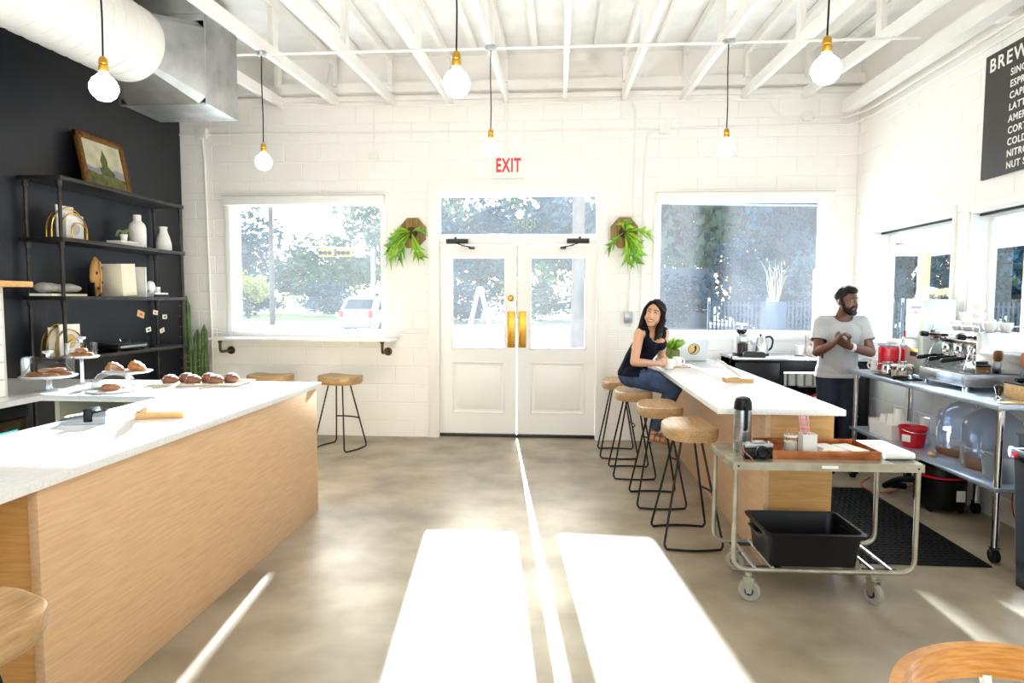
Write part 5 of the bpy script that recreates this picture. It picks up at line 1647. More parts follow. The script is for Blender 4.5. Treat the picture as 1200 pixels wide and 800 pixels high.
t = thing('red_bucket', 'red sanitiser bucket with white label on the lower shelf', 'bucket', (2.635, 4.87, LZ))
MB().lathe([(0, 0), (.072, 0), (.075, .004), (.092, .135), (.097, .136), (.097, .15), (.089, .15), (.072, .01), (0, .006)], seg=24).build('pail', 'red_plastic', t)
MB().tube([(-.095 * math.cos(a_), -.03 - .08 * math.sin(a_) * .9, .135 - .02 * math.sin(a_)) for a_ in [PI * k / 12 for k in range(13)]], .003, 6).build('bail', 'steel', t)
MB().box((-.0915, -.03, .045), (-.0865, .03, .095), .001, rot('Z', .6)).build('label_patch', 'paper', t)
text_mesh('SANI', .03, 'letter_white', 'lettering', t, frameM((-.083, .055, .075), (-.5, -.85, 0), (-.1, 0, 1)), 'CENTER')
def carboy(x, y, r, h, label, rz=0.):
    t = thing('water_carboy', label, 'carboy', (x, y, LZ), rz, 'blue plastic water carboys on the lower shelf')
    MB().lathe([(0, 0), (r * .92, 0), (r, .02), (r, h * .28), (r * .95, h * .32), (r, h * .36), (r, h * .62), (r * .92, h * .74), (r * .45, h * .88), (.03, h * .92), (.03, h)], seg=30, cap1=False).build('shell', 'blue_plastic', t)
    MB().lathe([(0, .004), (r * .9, .004), (r * .96, .022), (r * .96, h * .14), (0, h * .14)], seg=26).build('coffee', 'amber', t)
    MB().lathe([(.031, h * .95), (.035, h * .95), (.035, h * 1.01), (0, h * 1.012)], seg=16).build('cap', 'blue_steel', t)
    MB().tube(rpath([(-r * .98, -.02, h * .6), (-r * 1.12, -.03, h * .5), (-r * 1.12, -.03, h * .25), (-r * .98, -.02, h * .2)], .03), .012, 8).build('grip', 'blue_plastic', t)
carboy(2.80, 4.27, .165, .425, 'wide blue plastic carboy on the lower shelf beside the clear bin', .5)
carboy(2.84, 4.645, .15, .40, 'narrower blue plastic carboy on the lower shelf beside the red bucket')
t = thing('scoop', 'small wooden scoop lying before the carboys', 'scoop', (2.60, 4.56, LZ), 1.2)
MB().ball((0, 0, .018), (.035, .024, .017), 12, 7).build('bowl', 'light_wood', t)
MB().tube([(.03, 0, .016), (.10, 0, .012)], .006, 8).build('handle', 'light_wood', t)
t = thing('clear_bin', 'clear plastic food bin at the near end of the lower shelf', 'bin', (2.695, 3.972, LZ))
MB().rings([rr_ring(.085, .085, .015, 0), rr_ring(.095, .095, .015, .15), rr_ring(.107, .107, .015, .152), rr_ring(.107, .107, .015, .158), rr_ring(.092, .092, .015, .158), rr_ring(.081, .081, .015, .004)]).build('shell', 'clear_plastic', t)
t = thing('clear_bin', 'taller clear plastic container behind the low food bin', 'bin', (2.915, 3.965, LZ))
MB().rings([rr_ring(.09, .09, .015, 0), rr_ring(.10, .10, .015, .26), rr_ring(.11, .11, .015, .262), rr_ring(.11, .11, .015, .27), rr_ring(.097, .097, .015, .27), rr_ring(.087, .087, .015, .004)]).build('shell', 'clear_plastic', t)

# below and beside the table
t = thing('shop_vacuum', 'black shop vacuum with red trim under the work table', 'vacuum', (2.82, 4.83, 0))
MB().lathe([(0, .03), (.15, .03), (.165, .05), (.165, .24), (.15, .25)], seg=26).build('tank', 'black_plastic', t)
MB().lathe([(.151, .2505), (.168, .252), (.168, .268), (.151, .27)], seg=26).build('red_ring', 'red_plastic', t)
MB().lathe([(.15, .2705), (.16, .275), (.145, .33), (.08, .37), (0, .375)], seg=26).build('motor_head', 'black_plastic', t)
MB().tube(rpath([(-.14, .05, .2), (-.22, .15, .17), (-.25, .30, .07), (-.15, .42, .05), (-.02, .42, .04)], .08), .024, 10).build('hose', 'black_rubber', t)
for a in (.6, 2.2, 3.8, 5.4):
    MB().ball((.14 * math.cos(a), .14 * math.sin(a), .02), .0195, 10, 6).build('wheel', 'black_rubber', t)
MB().box((.02, -.1675, .10), (.08, -.1655, .18)).build('sticker', 'paper', t, smooth=False)
tag(MB().tube(bez((2.98, 5.4, .01), (2.75, 5.3, .008), (2.6, 5.1, .008), (2.52, 5.2, .008), 12) + bez((2.52, 5.2, .008), (2.45, 5.4, .008), (2.6, 5.5, .008), (2.7, 5.62, .008), 8)[1:], .005, 6).build('extension_cord', 'orange_cord'), 'orange extension cord on the floor beyond the shop vacuum', 'cord')
tag(MB().tube(bez((2.97, 4.3, .30), (2.90, 4.25, .05), (2.94, 4.05, .02), (2.99, 3.9, .32), 14), .004, 6).build('red_hose', 'orange_cord'), 'thin red hose looping below the lower shelf', 'hose')
t = thing('rubber_mat', 'black rubber floor mat with raised studs behind the bar', 'mat', (2.065, 4.52, 0))
MB().box((-.435, -.77, 0), (.435, .77, .010), .004).build('sheet', 'black_rubber', t)
q = MB()
nx, ny = 20, 36
for i in range(nx):
    for j in range(ny):
        x, y = -.385 + i * .77 / (nx - 1), -.72 + j * 1.44 / (ny - 1)
        if j % 2: x += .01
        q.box((x - .011, y - .011, .010), (x + .011, y + .011, .0145))
st_ = q.build('stud', 'black_rubber', t, smooth=False)
st_['kind'] = 'stuff'
t = thing('waste_bin', 'tall black waste bin at the near end of the work table', 'bin', (2.665, 3.42, 0))
MB().rings([rr_ring(.19, .13, .03, 0), rr_ring(.215, .16, .03, .70), rr_ring(.225, .17, .03, .702), rr_ring(.225, .17, .03, .73), rr_ring(.21, .155, .03, .73), rr_ring(.18, .12, .03, .02)]).build('body', 'black_plastic', t)
q = MB()
ring0 = rr_ring(.226, .171, .03, .715, 8)
rr = []
for z, e in ((.69, .003), (.715, .006), (.74, .003), (.735, -.01), (.60, -.03)):
    rr.append([(x * (1 + (e + .004 * math.sin(k * 2.3)) / .22), y * (1 + (e + .004 * math.cos(k * 1.7)) / .17), z + .006 * math.sin(k * 1.9)) for k, (x, y, _z) in enumerate(ring0)])
q.rings(rr, False, False)
q.build('liner', 'clear_plastic', t)
MB().box((-.235, .08, .70), (-.228, .13, .725), .002).build('liner_tie', 'red_plastic', t)

# ---------------------------------------------------------------- bentwood chair, near corner
t = thing('bentwood_chair', 'bentwood chair with curved wooden back rail in the corner', 'chair', (.93, 1.10, 0))
def band(r, z0, z1, th, a0, a1, n=28):
    rr = []
    for i in range(n + 1):
        a = a0 + (a1 - a0) * i / n
        c, s_ = math.cos(a), math.sin(a)
        rr.append([(r * c, r * s_, z0), ((r + th) * c, (r + th) * s_, z0), ((r + th * 1.1) * c, (r + th * 1.1) * s_, (z0 + z1) / 2), ((r + th) * c, (r + th) * s_, z1), (r * c, r * s_, z1)])
    return MB().rings(rr)
band(.295, .715, .785, .02, -.25, PI + .25).build('back_rail', 'bent_wood', t)
MB().lathe([(0, .43), (.19, .43), (.205, .44), (.205, .455), (.19, .462), (0, .455)], seg=28).build('seat', 'bent_wood', t)
for a in (.55, PI / 2 + .0, PI - .55):
    MB().tube([(.185 * math.cos(a), .185 * math.sin(a), .44), (.27 * math.cos(a), .27 * math.sin(a), .60), (.300 * math.cos(a), .300 * math.sin(a), .72)], .011, 8).build('back_post', 'matte_white', t)
for a in (PI / 4, 3 * PI / 4, 5 * PI / 4, 7 * PI / 4):
    MB().tube([(.15 * math.cos(a), .15 * math.sin(a), .43), (.22 * math.cos(a), .22 * math.sin(a), 0)], [.016, .011], 10).build('leg', 'bent_wood', t)
# ================================================================== people
def V3(*a): return Vector(a)
def skin_mesh(q, name, m, parent, voxel=.007, smooth=6, cut=None, thick=0., loc=None):
    """union of the closed shapes in q as ONE smooth surface; cut(center) True removes that face (openings of clothes)"""
    me = bpy.data.meshes.new(name)
    bmesh.ops.recalc_face_normals(q.bm, faces=q.bm.faces)
    q.bm.to_mesh(me)
    q.bm.free()
    tmp = bpy.data.objects.new('tmp', me)
    COL.objects.link(tmp)
    r = tmp.modifiers.new('r', 'REMESH')
    r.mode = 'VOXEL'
    r.voxel_size = voxel
    s_ = tmp.modifiers.new('s', 'SMOOTH')
    s_.factor, s_.iterations = .5, smooth
    dg = bpy.context.evaluated_depsgraph_get()
    out = bpy.data.meshes.new_from_object(tmp.evaluated_get(dg))
    bpy.data.objects.remove(tmp)
    bpy.data.meshes.remove(me)
    bm = bmesh.new()
    bm.from_mesh(out)
    if cut:
        bmesh.ops.delete(bm, geom=[f for f in bm.faces if cut(f.calc_center_median())], context='FACES')
        bmesh.ops.delete(bm, geom=[v for v in bm.verts if not v.link_faces], context='VERTS')
        for _ in range(3):
            bd = [v for v in bm.verts if any(len(e.link_faces) == 1 for e in v.link_edges)]
            mv = {}
            for v in bd:
                nb = [e.other_vert(v).co for e in v.link_edges if len(e.link_faces) == 1]
                if len(nb) == 2:
                    mv[v] = v.co * .4 + (nb[0] + nb[1]) * .3
            for v, c in mv.items():
                v.co = c
    if parent is not None:
        for v in bm.verts:
            v.co -= parent.location
    bm.to_mesh(out)
    bm.free()
    out.name = name
    out.materials.clear()
    out.materials.append(MATS[m])
    out.polygons.foreach_set('use_smooth', [True] * len(out.polygons))
    o = link(name, out, parent)
    if thick:
        md = o.modifiers.new('t', 'SOLIDIFY')
        md.thickness = thick
        md.offset = -1
    return o
def hand(q, wrist, d, n, side, curls=(.5, .6, .5), L=1.0, spread=.0, thumb=(.6, .5)):
    """palm + five bent fingers; d towards the knuckles, n out of the palm, side = +1/-1 where the thumb sits (along d x n)"""
    d, n = Vector(d).normalized(), Vector(n)
    n = (n - n.dot(d) * d).normalized()
    s_ = d.cross(n) * side
    wrist = Vector(wrist)
    q.capsule(wrist - d * .015, wrist + d * .02, .024 * L, .026 * L, 10, .75, n)
    for k in range(4):
        off = (.028 - .0187 * k) * L
        q.capsule(wrist + d * .012 + s_ * off * .75, wrist + d * .082 * L + s_ * off, .014 * L, .0115 * L, 8)
    lens = (.042, .048, .044, .034)
    for k in range(4):
        off = (.028 - .0187 * k) * L
        p = wrist + d * .086 * L + s_ * (off + spread * (1.5 - k) * .004)
        a = 0.
        ln = lens[k] * L
        for j in range(3):
            a += curls[j] * (1 + .08 * k)
            v = math.cos(a) * d + math.sin(a) * n
            p2 = p + v * ln
            q.capsule(p, p2, (.0098 - .0008 * j) * L, (.009 - .0009 * j) * L, 8)
            p, ln = p2, ln * .72
    p = wrist + d * .02 * L + s_ * .026 * L + n * .006
    v = (d * .72 + s_ * .62 + n * thumb[0]).normalized()
    p2 = p + v * .046 * L
    q.capsule(p, p2, .0145 * L, .0115 * L, 8)
    v2 = (d * .92 + s_ * .10 + n * (thumb[0] + thumb[1])).normalized()
    p3 = p2 + v2 * .034 * L
    q.capsule(p2, p3, .0112 * L, .0098 * L, 8)
    q.capsule(p3, p3 + (v2 + n * .3).normalized() * .022 * L, .0098 * L, .0078 * L, 8)

class Head:
    def __init__(s, c, fwd, up, k=1.0):
        s.c = Vector(c)
        s.f = Vector(fwd).normalized()
        u = Vector(up)
        s.u = (u - u.dot(s.f) * s.f).normalized()
        s.r = s.f.cross(s.u)
        s.k = k
    def __call__(s, x, y, z):
        return s.c + (s.r * x + s.f * y + s.u * z) * s.k
    def M(s):
        return Matrix((s.r, s.f, s.u)).transposed()
    def skull(s, q):
        k = s.k
        q.ball(s(0, -.012, .03), (.073 * k, .090 * k, .085 * k), 18, 12, s.M())
        q.ball(s(0, .012, -.02), (.062 * k, .072 * k, .085 * k), 18, 12, s.M())
        q.ball(s(0, .040, -.078), (.034 * k, .034 * k, .030 * k), 14, 8, s.M())
        q.ball(s(.034, .030, -.035), (.030 * k, .040 * k, .034 * k), 12, 8, s.M())
        q.ball(s(-.034, .030, -.035), (.030 * k, .040 * k, .034 * k), 12, 8, s.M())
        q.capsule(s(0, .078, .012), s(0, .093, -.022), .010 * k, .013 * k, 10)
        q.ball(s(.012, .082, -.026), .009 * k, 8, 6)
        q.ball(s(-.012, .082, -.026), .009 * k, 8, 6)
        for e in (-1, 1):
            q.ball(s(e * .074, -.012, -.008), (.010 * k, .020 * k, .030 * k), 10, 8, s.M())
    def face(s, t, loc, smile, brow_m, iris_m, lip_m, skin):
        k = s.k
        def put(q, nm, m, par=t):
            for v in q.bm.verts:
                v.co -= loc
            return q.build(nm, m, par, ang=80)
        for e in (-1, 1):
            if smile:
                put(MB().tube([s(e * .042, .066, .012), s(e * .035, .0745, .018), s(e * .027, .0775, .0195), s(e * .018, .077, .017), s(e * .013, .076, .011)], [.0012, .0028, .0034, .0028, .0012], 6), 'eyelid', brow_m)
            else:
                ew = put(MB().ball(s(e * .029, .070, .013), (.0115 * k, .006 * k, .0042 * k), 12, 8, s.M()), 'eye', 'eye_white')
                put(MB().ball(s(e * .029, .0748, .013), (.0062 * k, .003 * k, .0048 * k), 10, 6, s.M()), 'iris', iris_m, ew)
            put(MB().tube([s(e * .046, .062, .031), s(e * .034, .073, .038), s(e * .022, .079, .0385), s(e * .012, .0815, .034)], [.0016, .0034, .0038, .0022], 6), 'eyebrow', brow_m)
        if smile:
            lp = put(MB().tube([s(-.030, .066, -.040), s(-.018, .0775, -.047), s(0, .082, -.0495), s(.018, .0775, -.047), s(.030, .066, -.040)], [.002, .0036, .004, .0036, .002], 8)
                     .tube([s(-.030, .066, -.041), s(-.018, .0745, -.061), s(0, .079, -.066), s(.018, .0745, -.061), s(.030, .066, -.041)], [.002, .0042, .005, .0042, .002], 8), 'lips', lip_m)
            put(MB().ball(s(0, .0705, -.0555), (.023 * k, .0115 * k, .0095 * k), 14, 8, s.M()), 'teeth', 'teeth', lp)
        else:
            put(MB().tube([s(-.024, .068, -.052), s(-.012, .079, -.0495), s(0, .082, -.051), s(.012, .079, -.0495), s(.024, .068, -.052)], [.002, .0048, .0052, .0048, .002], 8)
                .tube([s(-.022, .068, -.054), s(0, .079, -.0605), s(.022, .068, -.054)], [.002, .0062, .002], 8), 'lips', lip_m)

# ---------------------------------------------------------------- woman on the stool
LW = V3(.66, 5.60, .74)
t = thing('person', 'smiling person in navy tank top and jeans sitting at the bar holding a mug', 'person', LW)
hipR, hipL = V3(.66, 5.515, .874), V3(.68, 5.675, .874)
kneR, kneL = V3(.985, 5.425, .785), V3(1.02, 5.63, .79)
ankR, ankL = V3(.825, 5.47, .388), V3(.85, 5.60, .388)
toeR, toeL = V3(.95, 5.40, .338), V3(.975, 5.54, .338)
pel, wai, che, nkb = V3(.655, 5.60, .875), V3(.685, 5.595, 1.00), V3(.785, 5.545, 1.165), V3(.815, 5.52, 1.285)
shR, shL = V3(.690, 5.445, 1.245), V3(.925, 5.605, 1.245)
elR, wrR = V3(.640, 5.345, 1.010), V3(.855, 5.505, .985)
elL, wrL = V3(.930, 5.800, 1.03), V3(.965, 5.740, .985)
hw = Head((.812, 5.445, 1.405), (-.40, -.90, .08), (.26, .05, 1), 1.0)
tdir = V3(.84, .54, 0)           # across the shoulders
def w_torso(q, g=0.):
    q.capsule(hipR, hipL, .098 + g, .098 + g, 16, .92)
    q.capsule(pel, wai, .105 + g, .082 + g, 16, 1.25, tdir)
    q.capsule(wai, che, .084 + g, .098 + g, 16, 1.28, tdir)
    q.capsule(che, che + V3(.01, -.01, .06), .098 + g, .075 + g, 16, 1.35, tdir)
    for s_ in (-1, 1):
        c = che + tdir * .055 * s_ + V3(.045, -.07, -.01)
        q.ball(c, .052 + g * .7, 14, 9)
    q.capsule(shR + V3(.02, .01, .0), shL - V3(.02, .01, 0), .050 + g, .050 + g, 12)
q = MB()
w_torso(q)
q.capsule(nkb - V3(0, 0, .04), nkb + V3(0, -.01, .04), .052, .044, 12)
q.capsule(nkb, hw(0, -.005, -.05), .043, .043, 12)
hw.skull(q)
for sh, el, wr in ((shR, elR, wrR), (shL, elL, wrL)):
    q.capsule(sh, (sh + el) / 2, .046, .041, 12)
    q.capsule((sh + el) / 2, el, .041, .035, 12)
    q.capsule(el, el.lerp(wr, .35), .035, .036, 12)
    q.capsule(el.lerp(wr, .35), wr, .036, .023, 12)
mug_c = V3(.962, 5.63, BT)
hand(q, wrR, (.72, .62, .12), (.35, .55, -.0), 1, (.35, .75, .6), .92, thumb=(.5, .3))
hand(q, wrL, (.05, -.95, .1), (-.75, -.1, 0), 1, (.4, .7, .6), .92, thumb=(.5, .3))
for hp, kn, an, to in ((hipR, kneR, ankR, toeR), (hipL, kneL, ankL, toeL)):
    q.capsule(hp, kn, .088, .058, 14)
    q.capsule(kn, kn.lerp(an, .35), .056, .052, 14)
    q.capsule(kn.lerp(an, .35), an, .052, .032, 14)
    q.capsule(an, an - V3(.02, 0, .03), .032, .030, 10)
    q.capsule(an - V3(.02, 0, .035), to, .030, .022, 10, .8)
    for k in range(5):
        sd = (to - an).cross(V3(0, 0, 1)).normalized()
        q.capsule(to + sd * (.018 - .009 * k), to + sd * (.019 - .0095 * k) + (to - an).normalized() * (.028 - .003 * abs(k - 1)) * (V3(1, 1, .2).length / 1.43), .0085, .0075, 7)
skin_mesh(q, 'body', 'skin_light', t, .0062, 5)
# tank top: scoop neck, shoulder straps, open armholes
cen = V3(.80, 5.535, 0)
fr = V3(.54, -.84, 0).normalized()
def tank_cut(c):
    x = (c - cen).dot(tdir)
    y = (c - cen).dot(fr)
    z = c.z
    if abs(x) > .150 and z > 1.12: return True
    if z > 1.15 and abs(x) > .118 + max(0, .0) and z < 1.275 and abs(x) > .112 + (1.26 - z) * .22: return True
    if abs(x) < .075:
        edge = 1.165 + .9 * max(0, abs(x) - .02) ** 1.3 if y > -.02 else 1.235
        if z > edge: return True
    if z > 1.30: return True
    if z < .875: return True
    return False
q = MB()
w_torso(q, .010)
skin_mesh(q, 'tank_top', 'navy_top', t, .0062, 5, tank_cut, .004)
q = MB()
q.capsule(hipR, hipL, .107, .107, 16, .92)
q.capsule(pel, pel + V3(.01, 0, .06), .113, .100, 16, 1.2, tdir)
for hp, kn, an in ((hipR, kneR, ankR), (hipL, kneL, ankL)):
    q.capsule(hp, kn, .097, .068, 14)
    q.capsule(kn, kn.lerp(an, .4), .066, .058, 14)
    q.capsule(kn.lerp(an, .4), kn.lerp(an, .86), .058, .045, 14)
skin_mesh(q, 'jeans', 'jeans', t, .0065, 5, lambda c: c.z > .935, 0)
for an, to in ((ankR, toeR), (ankL, toeL)):
    d = (to - an).normalized()
    sd = d.cross(V3(0, 0, 1)).normalized()
    up = sd.cross(d)
    q = MB()
    p0, p1 = an - V3(.03, 0, .055), to + V3(.02, -.012, -.022)
    dd = (p1 - p0).normalized()
    uu = sd.cross(dd)
    rr = []
    for i in range(7):
        f = i / 6
        c = p0.lerp(p1, f)
        hw_ = .026 + .012 * sm(f)
        rr.append([c - sd * hw_ - uu * .010, c + sd * hw_ - uu * .010, c + sd * hw_ + uu * .004, c - sd * hw_ + uu * .004])
    q.rings(rr)
    for f in (.25, .5, .75):
        c = p0.lerp(p1, f)
        hw_ = .030 + .008 * f
        q.tube([c - sd * hw_, c - sd * hw_ * .9 + uu * .035, c + uu * .052, c + sd * hw_ * .9 + uu * .035, c + sd * hw_], .006, 6)
    for z in (.0, .03):
        q.tube([an + V3(0, 0, z) + .038 * (sd * math.cos(2 * PI * k / 12) + d.cross(sd).cross(sd) * 0 + V3(d.x, d.y, 0).normalized() * math.sin(2 * PI * k / 12)) for k in range(12)], .005, 6, True)
    for v in q.bm.verts: v.co -= LW
    q.build('sandal', 'sandal', t)
# hair: crown, side-swept fringe and two long locks
q = MB()
q.ball(hw(0, -.030, .044), (.086, .092, .088), 18, 12, hw.M())
q.ball(hw(0, -.058, -.02), (.080, .058, .10), 18, 12, hw.M())
for e in (-1, 1):
    q.tube([hw(.012, .050, .106), hw(.012 + e * .026, .056, .094), hw(.005 + e * .052, .046, .068), hw(e * .076, .022, .03)], [.010, .015, .016, .020], 10)
q.capsule(hw(.012, .03, .112), hw(.0, -.03, .12), .018, .02, 10)
for e, ln in ((-1, .20), (1, .235)):
    q.capsule(hw(e * .078, .016, .035), hw(e * .084, .008, -.05), .020, .024, 10)
    q.capsule(hw(e * .084, .008, -.05), hw(e * .080, .016, -.13), .024, .026, 10)
    q.capsule(hw(e * .080, .016, -.13), hw(e * .068, .03, -ln), .026, .014, 10)
    q.capsule(hw(e * .06, -.05, -.03), hw(e * .062, -.045, -.17), .04, .028, 10)
q.capsule(hw(0, -.075, -.02), hw(0, -.07, -.17), .05, .035, 12)
def hair_cut(c):
    v = c - hw.c
    return False
skin_mesh(q, 'hair', 'hair_black', t, .006, 4)
hw.face(t, LW, True, 'hair_black', 'hair_black', 'lips', 'skin_light')

# ---------------------------------------------------------------- man behind the bar
LM = V3(2.51, 5.90, 0)
t = thing('person', 'person with beard in grey t-shirt and dark jeans standing with hands clasped', 'person', LM)
hm = Head((2.540, 5.815, 1.520), (.50, -.85, -.10), (.02, 0, 1), 1.04)
nkb = V3(2.520, 5.875, 1.375)
shR, shL = V3(2.355, 5.875, 1.325), V3(2.690, 5.885, 1.325)
elR, wrR = V3(2.290, 5.790, 1.075), V3(2.365, 5.650, 1.155)
elL, wrL = V3(2.745, 5.790, 1.075), V3(2.500, 5.660, 1.135)
hpR, hpL = V3(2.435, 5.905, .86), V3(2.595, 5.905, .86)
knR, knL = V3(2.425, 5.875, .47), V3(2.610, 5.885, .47)
anR, anL = V3(2.415, 5.920, .09), V3(2.620, 5.925, .09)
xd = V3(1, .03, 0)
def m_torso(q, g=0.):
    q.capsule(V3(2.455, 5.905, .90), V3(2.575, 5.905, .90), .105 + g, .105 + g, 16, .95)
    q.capsule(V3(2.515, 5.905, .92), V3(2.515, 5.895, 1.10), .112 + g, .112 + g, 16, 1.30, xd)
    q.capsule(V3(2.515, 5.895, 1.10), V3(2.520, 5.885, 1.24), .112 + g, .118 + g, 16, 1.34, xd)
    q.capsule(shR + V3(.03, 0, -.005), shL - V3(.03, 0, .005), .062 + g, .062 + g, 14)
    q.capsule(V3(2.44, 5.87, 1.345), V3(2.60, 5.87, 1.345), .052 + g * .6, .052 + g * .6, 12)
def m_arms(q, g=0., upto=1.0):
    for sh, el, wr in ((shR, elR, wrR), (shL, elL, wrL)):
        q.capsule(sh, (sh + el) / 2, .060 + g, .052 + g, 12)
        if upto < 1: continue
        q.capsule((sh + el) / 2, el, .052, .043, 12)
        q.capsule(el, el.lerp(wr, .35), .043, .044, 12)
        q.capsule(el.lerp(wr, .35), wr, .044, .028, 12)
q = MB()
m_torso(q)
m_arms(q)
q.capsule(nkb - V3(0, 0, .04), nkb + V3(.004, -.01, .03), .066, .058, 12)
q.capsule(nkb, hm(0, -.01, -.05), .056, .055, 12)
hm.skull(q)
hand(q, wrR, (.45, -.15, .72), (.75, -.2, -.25), 1, (.55, .7, .5), 1.05, thumb=(.1, .1))
hand(q, wrL, (-.80, -.25, .45), (.25, .75, .55), -1, (.6, .8, .5), 1.05, thumb=(.2, .1))
for hp, kn, an in ((hpR, knR, anR), (hpL, knL, anL)):
    q.capsule(hp, kn, .092, .060, 14)
    q.capsule(kn, kn.lerp(an, .35), .058, .058, 14)
    q.capsule(kn.lerp(an, .35), an, .058, .038, 14)
    q.capsule(an - V3(0, -.02, .03), an + V3(0, -.14, -.055), .038, .028, 12)
skin_mesh(q, 'body', 'skin_dark', t, .0065, 5)
q = MB()
m_torso(q, .018)
for sh, el in ((shR, elR), (shL, elL)):
    q.capsule(sh, sh.lerp(el, .30), .076, .074, 14)
    q.capsule(sh.lerp(el, .30), sh.lerp(el, .75), .074, .076, 14)
q.capsule(V3(2.45, 5.905, .84), V3(2.58, 5.905, .84), .128, .128, 16)
def shirt_cut(c):
    if c.z < .845: return True
    for sh, el in ((shR, elR), (shL, elL)):
        d = (el - sh)
        f = (c - sh).dot(d) / d.length_squared
        off = (c - sh - d * f).length
        if f > .60 and off < .11 and (abs(c.x - 2.52) > .155): return True
    v = c - V3(2.522, 5.85, 1.385)
    if (v.x / .085) ** 2 + (v.y / .095) ** 2 + (v.z / .055) ** 2 < 1: return True
    if abs(c.x - 2.522) < .09 and c.z > 1.385: return True
    return False
skin_mesh(q, 't_shirt', 'grey_shirt', t, .007, 5, shirt_cut, .004)
q = MB()
q.capsule(V3(2.455, 5.905, .88), V3(2.575, 5.905, .88), .116, .116, 16, .95)
for hp, kn, an in ((hpR, knR, anR), (hpL, knL, anL)):
    q.capsule(hp, kn, .103, .075, 14)
    q.capsule(kn, kn.lerp(an, .9), .072, .055, 14)
skin_mesh(q, 'jeans', 'dark_jeans', t, .008, 5, lambda c: c.z > .95)
for an in (anR, anL):
    q = MB()
    q.capsule(an + V3(0, .03, -.035), an + V3(0, -.15, -.048), .046, .036, 12)
    q.capsule(an + V3(0, .01, -.01), an + V3(0, .0, .03), .045, .042, 12)
    q.box(an + V3(-.042, -.20, -.0885), an + V3(.042, .075, -.068), .01)
    skin_mesh(q, 'shoe', 'black_rubber', t, .007, 4)
q = MB()
q.ball(hm(0, -.028, .052), (.086, .092, .080), 18, 12, hm.M())
q.ball(hm(0, .010, .095), (.066, .070, .040), 16, 10, hm.M())
for e in (-1, 1):
    q.capsule(hm(e * .068, -.01, .05), hm(e * .070, .005, .0), .018, .014, 8)
for k in range(60):
    a, b_ = rnd.random() * 6.28, rnd.random()
    q.ball(hm(.072 * b_ * math.cos(a), -.005 + .075 * b_ * math.sin(a), .125 - .05 * b_ * b_), .013, 7, 5)
skin_mesh(q, 'hair', 'hair_black', t, .006, 2)
q = MB()
for e in (-1, 1):
    q.capsule(hm(e * .066, .008, -.005), hm(e * .056, .030, -.062), .013, .020, 8)
    q.capsule(hm(e * .056, .030, -.062), hm(e * .026, .060, -.088), .020, .024, 8)
    q.capsule(hm(e * .024, .078, -.040), hm(e * .034, .066, -.062), .008, .010, 8)
q.capsule(hm(-.02, .064, -.090), hm(.02, .064, -.090), .026, .026, 10)
q.capsule(hm(-.022, .081, -.036), hm(.022, .081, -.036), .0085, .0085, 8)
skin_mesh(q, 'beard', 'hair_black', t, .005, 3)
hm.face(t, LM, False, 'hair_black', 'hair_black', 'lips_brown', 'skin_dark')
d = (wrL - elL).normalized()
c = wrL - d * .035
a = d.cross(V3(0, 0, 1)).normalized()
b_ = a.cross(d)
q = MB().rings([[c + d * o + r * (a * math.cos(2 * PI * k / 20) + b_ * math.sin(2 * PI * k / 20)) - LM for k in range(20)] for o, r in ((-.018, .036), (-.018, .039), (.018, .037), (.018, .034))], False, False)
q.build('wristband', 'matte_white', t)
# ================================================================== outdoors
GZ = -.06
def ground(lo, hi, z, name, m, label, cat):
    o = MB().box((lo[0], lo[1], z - .1), (hi[0], hi[1], z)).build(name, m, smooth=False)
    struct(o, label, cat)
ground((-160, -60), (160, 200), GZ - .02, 'ground', 'asphalt', 'pale asphalt of parking lot and street', 'ground')
ground((-9, 7.5), (12, 11.5), GZ + .0, 'pavement', 'pavement', 'concrete pavement in front of the shop', 'pavement')
ground((-90, 48), (16, 150), GZ + .05, 'lawn_far', 'grass', 'grass verge across the street', 'grass')
ground((16, 24), (120, 150), GZ + .05, 'lawn_side', 'grass', 'grass bank behind the fence', 'grass')
ground((-90, 36), (60, 36.4), GZ + .03, 'kerb', 'pavement', 'pale kerb of the street', 'kerb')

def crown_mesh(name, seed, n, ell, size, clumps, m):
    r_ = random.Random(seed)
    cl = []
    for _ in range(clumps):
        while True:
            p = Vector((r_.uniform(-1, 1), r_.uniform(-1, 1), r_.uniform(-1, 1)))
            if p.length < 1: break
        cl.append((Vector((p.x * ell[0], p.y * ell[1], p.z * ell[2])), r_.uniform(.16, .34) * min(ell)))
    vs, fs = [], []
    for i in range(n):
        c, rad = cl[r_.randrange(clumps)]
        d = Vector((r_.gauss(0, 1), r_.gauss(0, 1), r_.gauss(0, 1))).normalized() * rad * (r_.random() ** .4) * 1.7
        p = c + d
        a = Vector((r_.gauss(0, 1), r_.gauss(0, 1), r_.gauss(0, 1))).normalized()
        b_ = a.cross(Vector((r_.gauss(0, 1), r_.gauss(0, 1), r_.gauss(0, 1)))).normalized()
        s_ = size * r_.uniform(.6, 1.3)
        k = len(vs)
        vs += [p - a * s_, p + b_ * s_ * .55, p + a * s_, p - b_ * s_ * .55]
        fs.append((k, k + 1, k + 2, k + 3))
    me = bpy.data.meshes.new(name)
    me.from_pydata(vs, [], fs)
    me.materials.append(MATS[m])
    return me, cl
CR = {}
for m in ('foliage', 'foliage_blue', 'foliage_dark', 'foliage_yellow'):
    CR[m] = [crown_mesh('crown', 10 * i + len(m), 3600, (1, 1, .85), .075, 34, m) for i in range(3)]
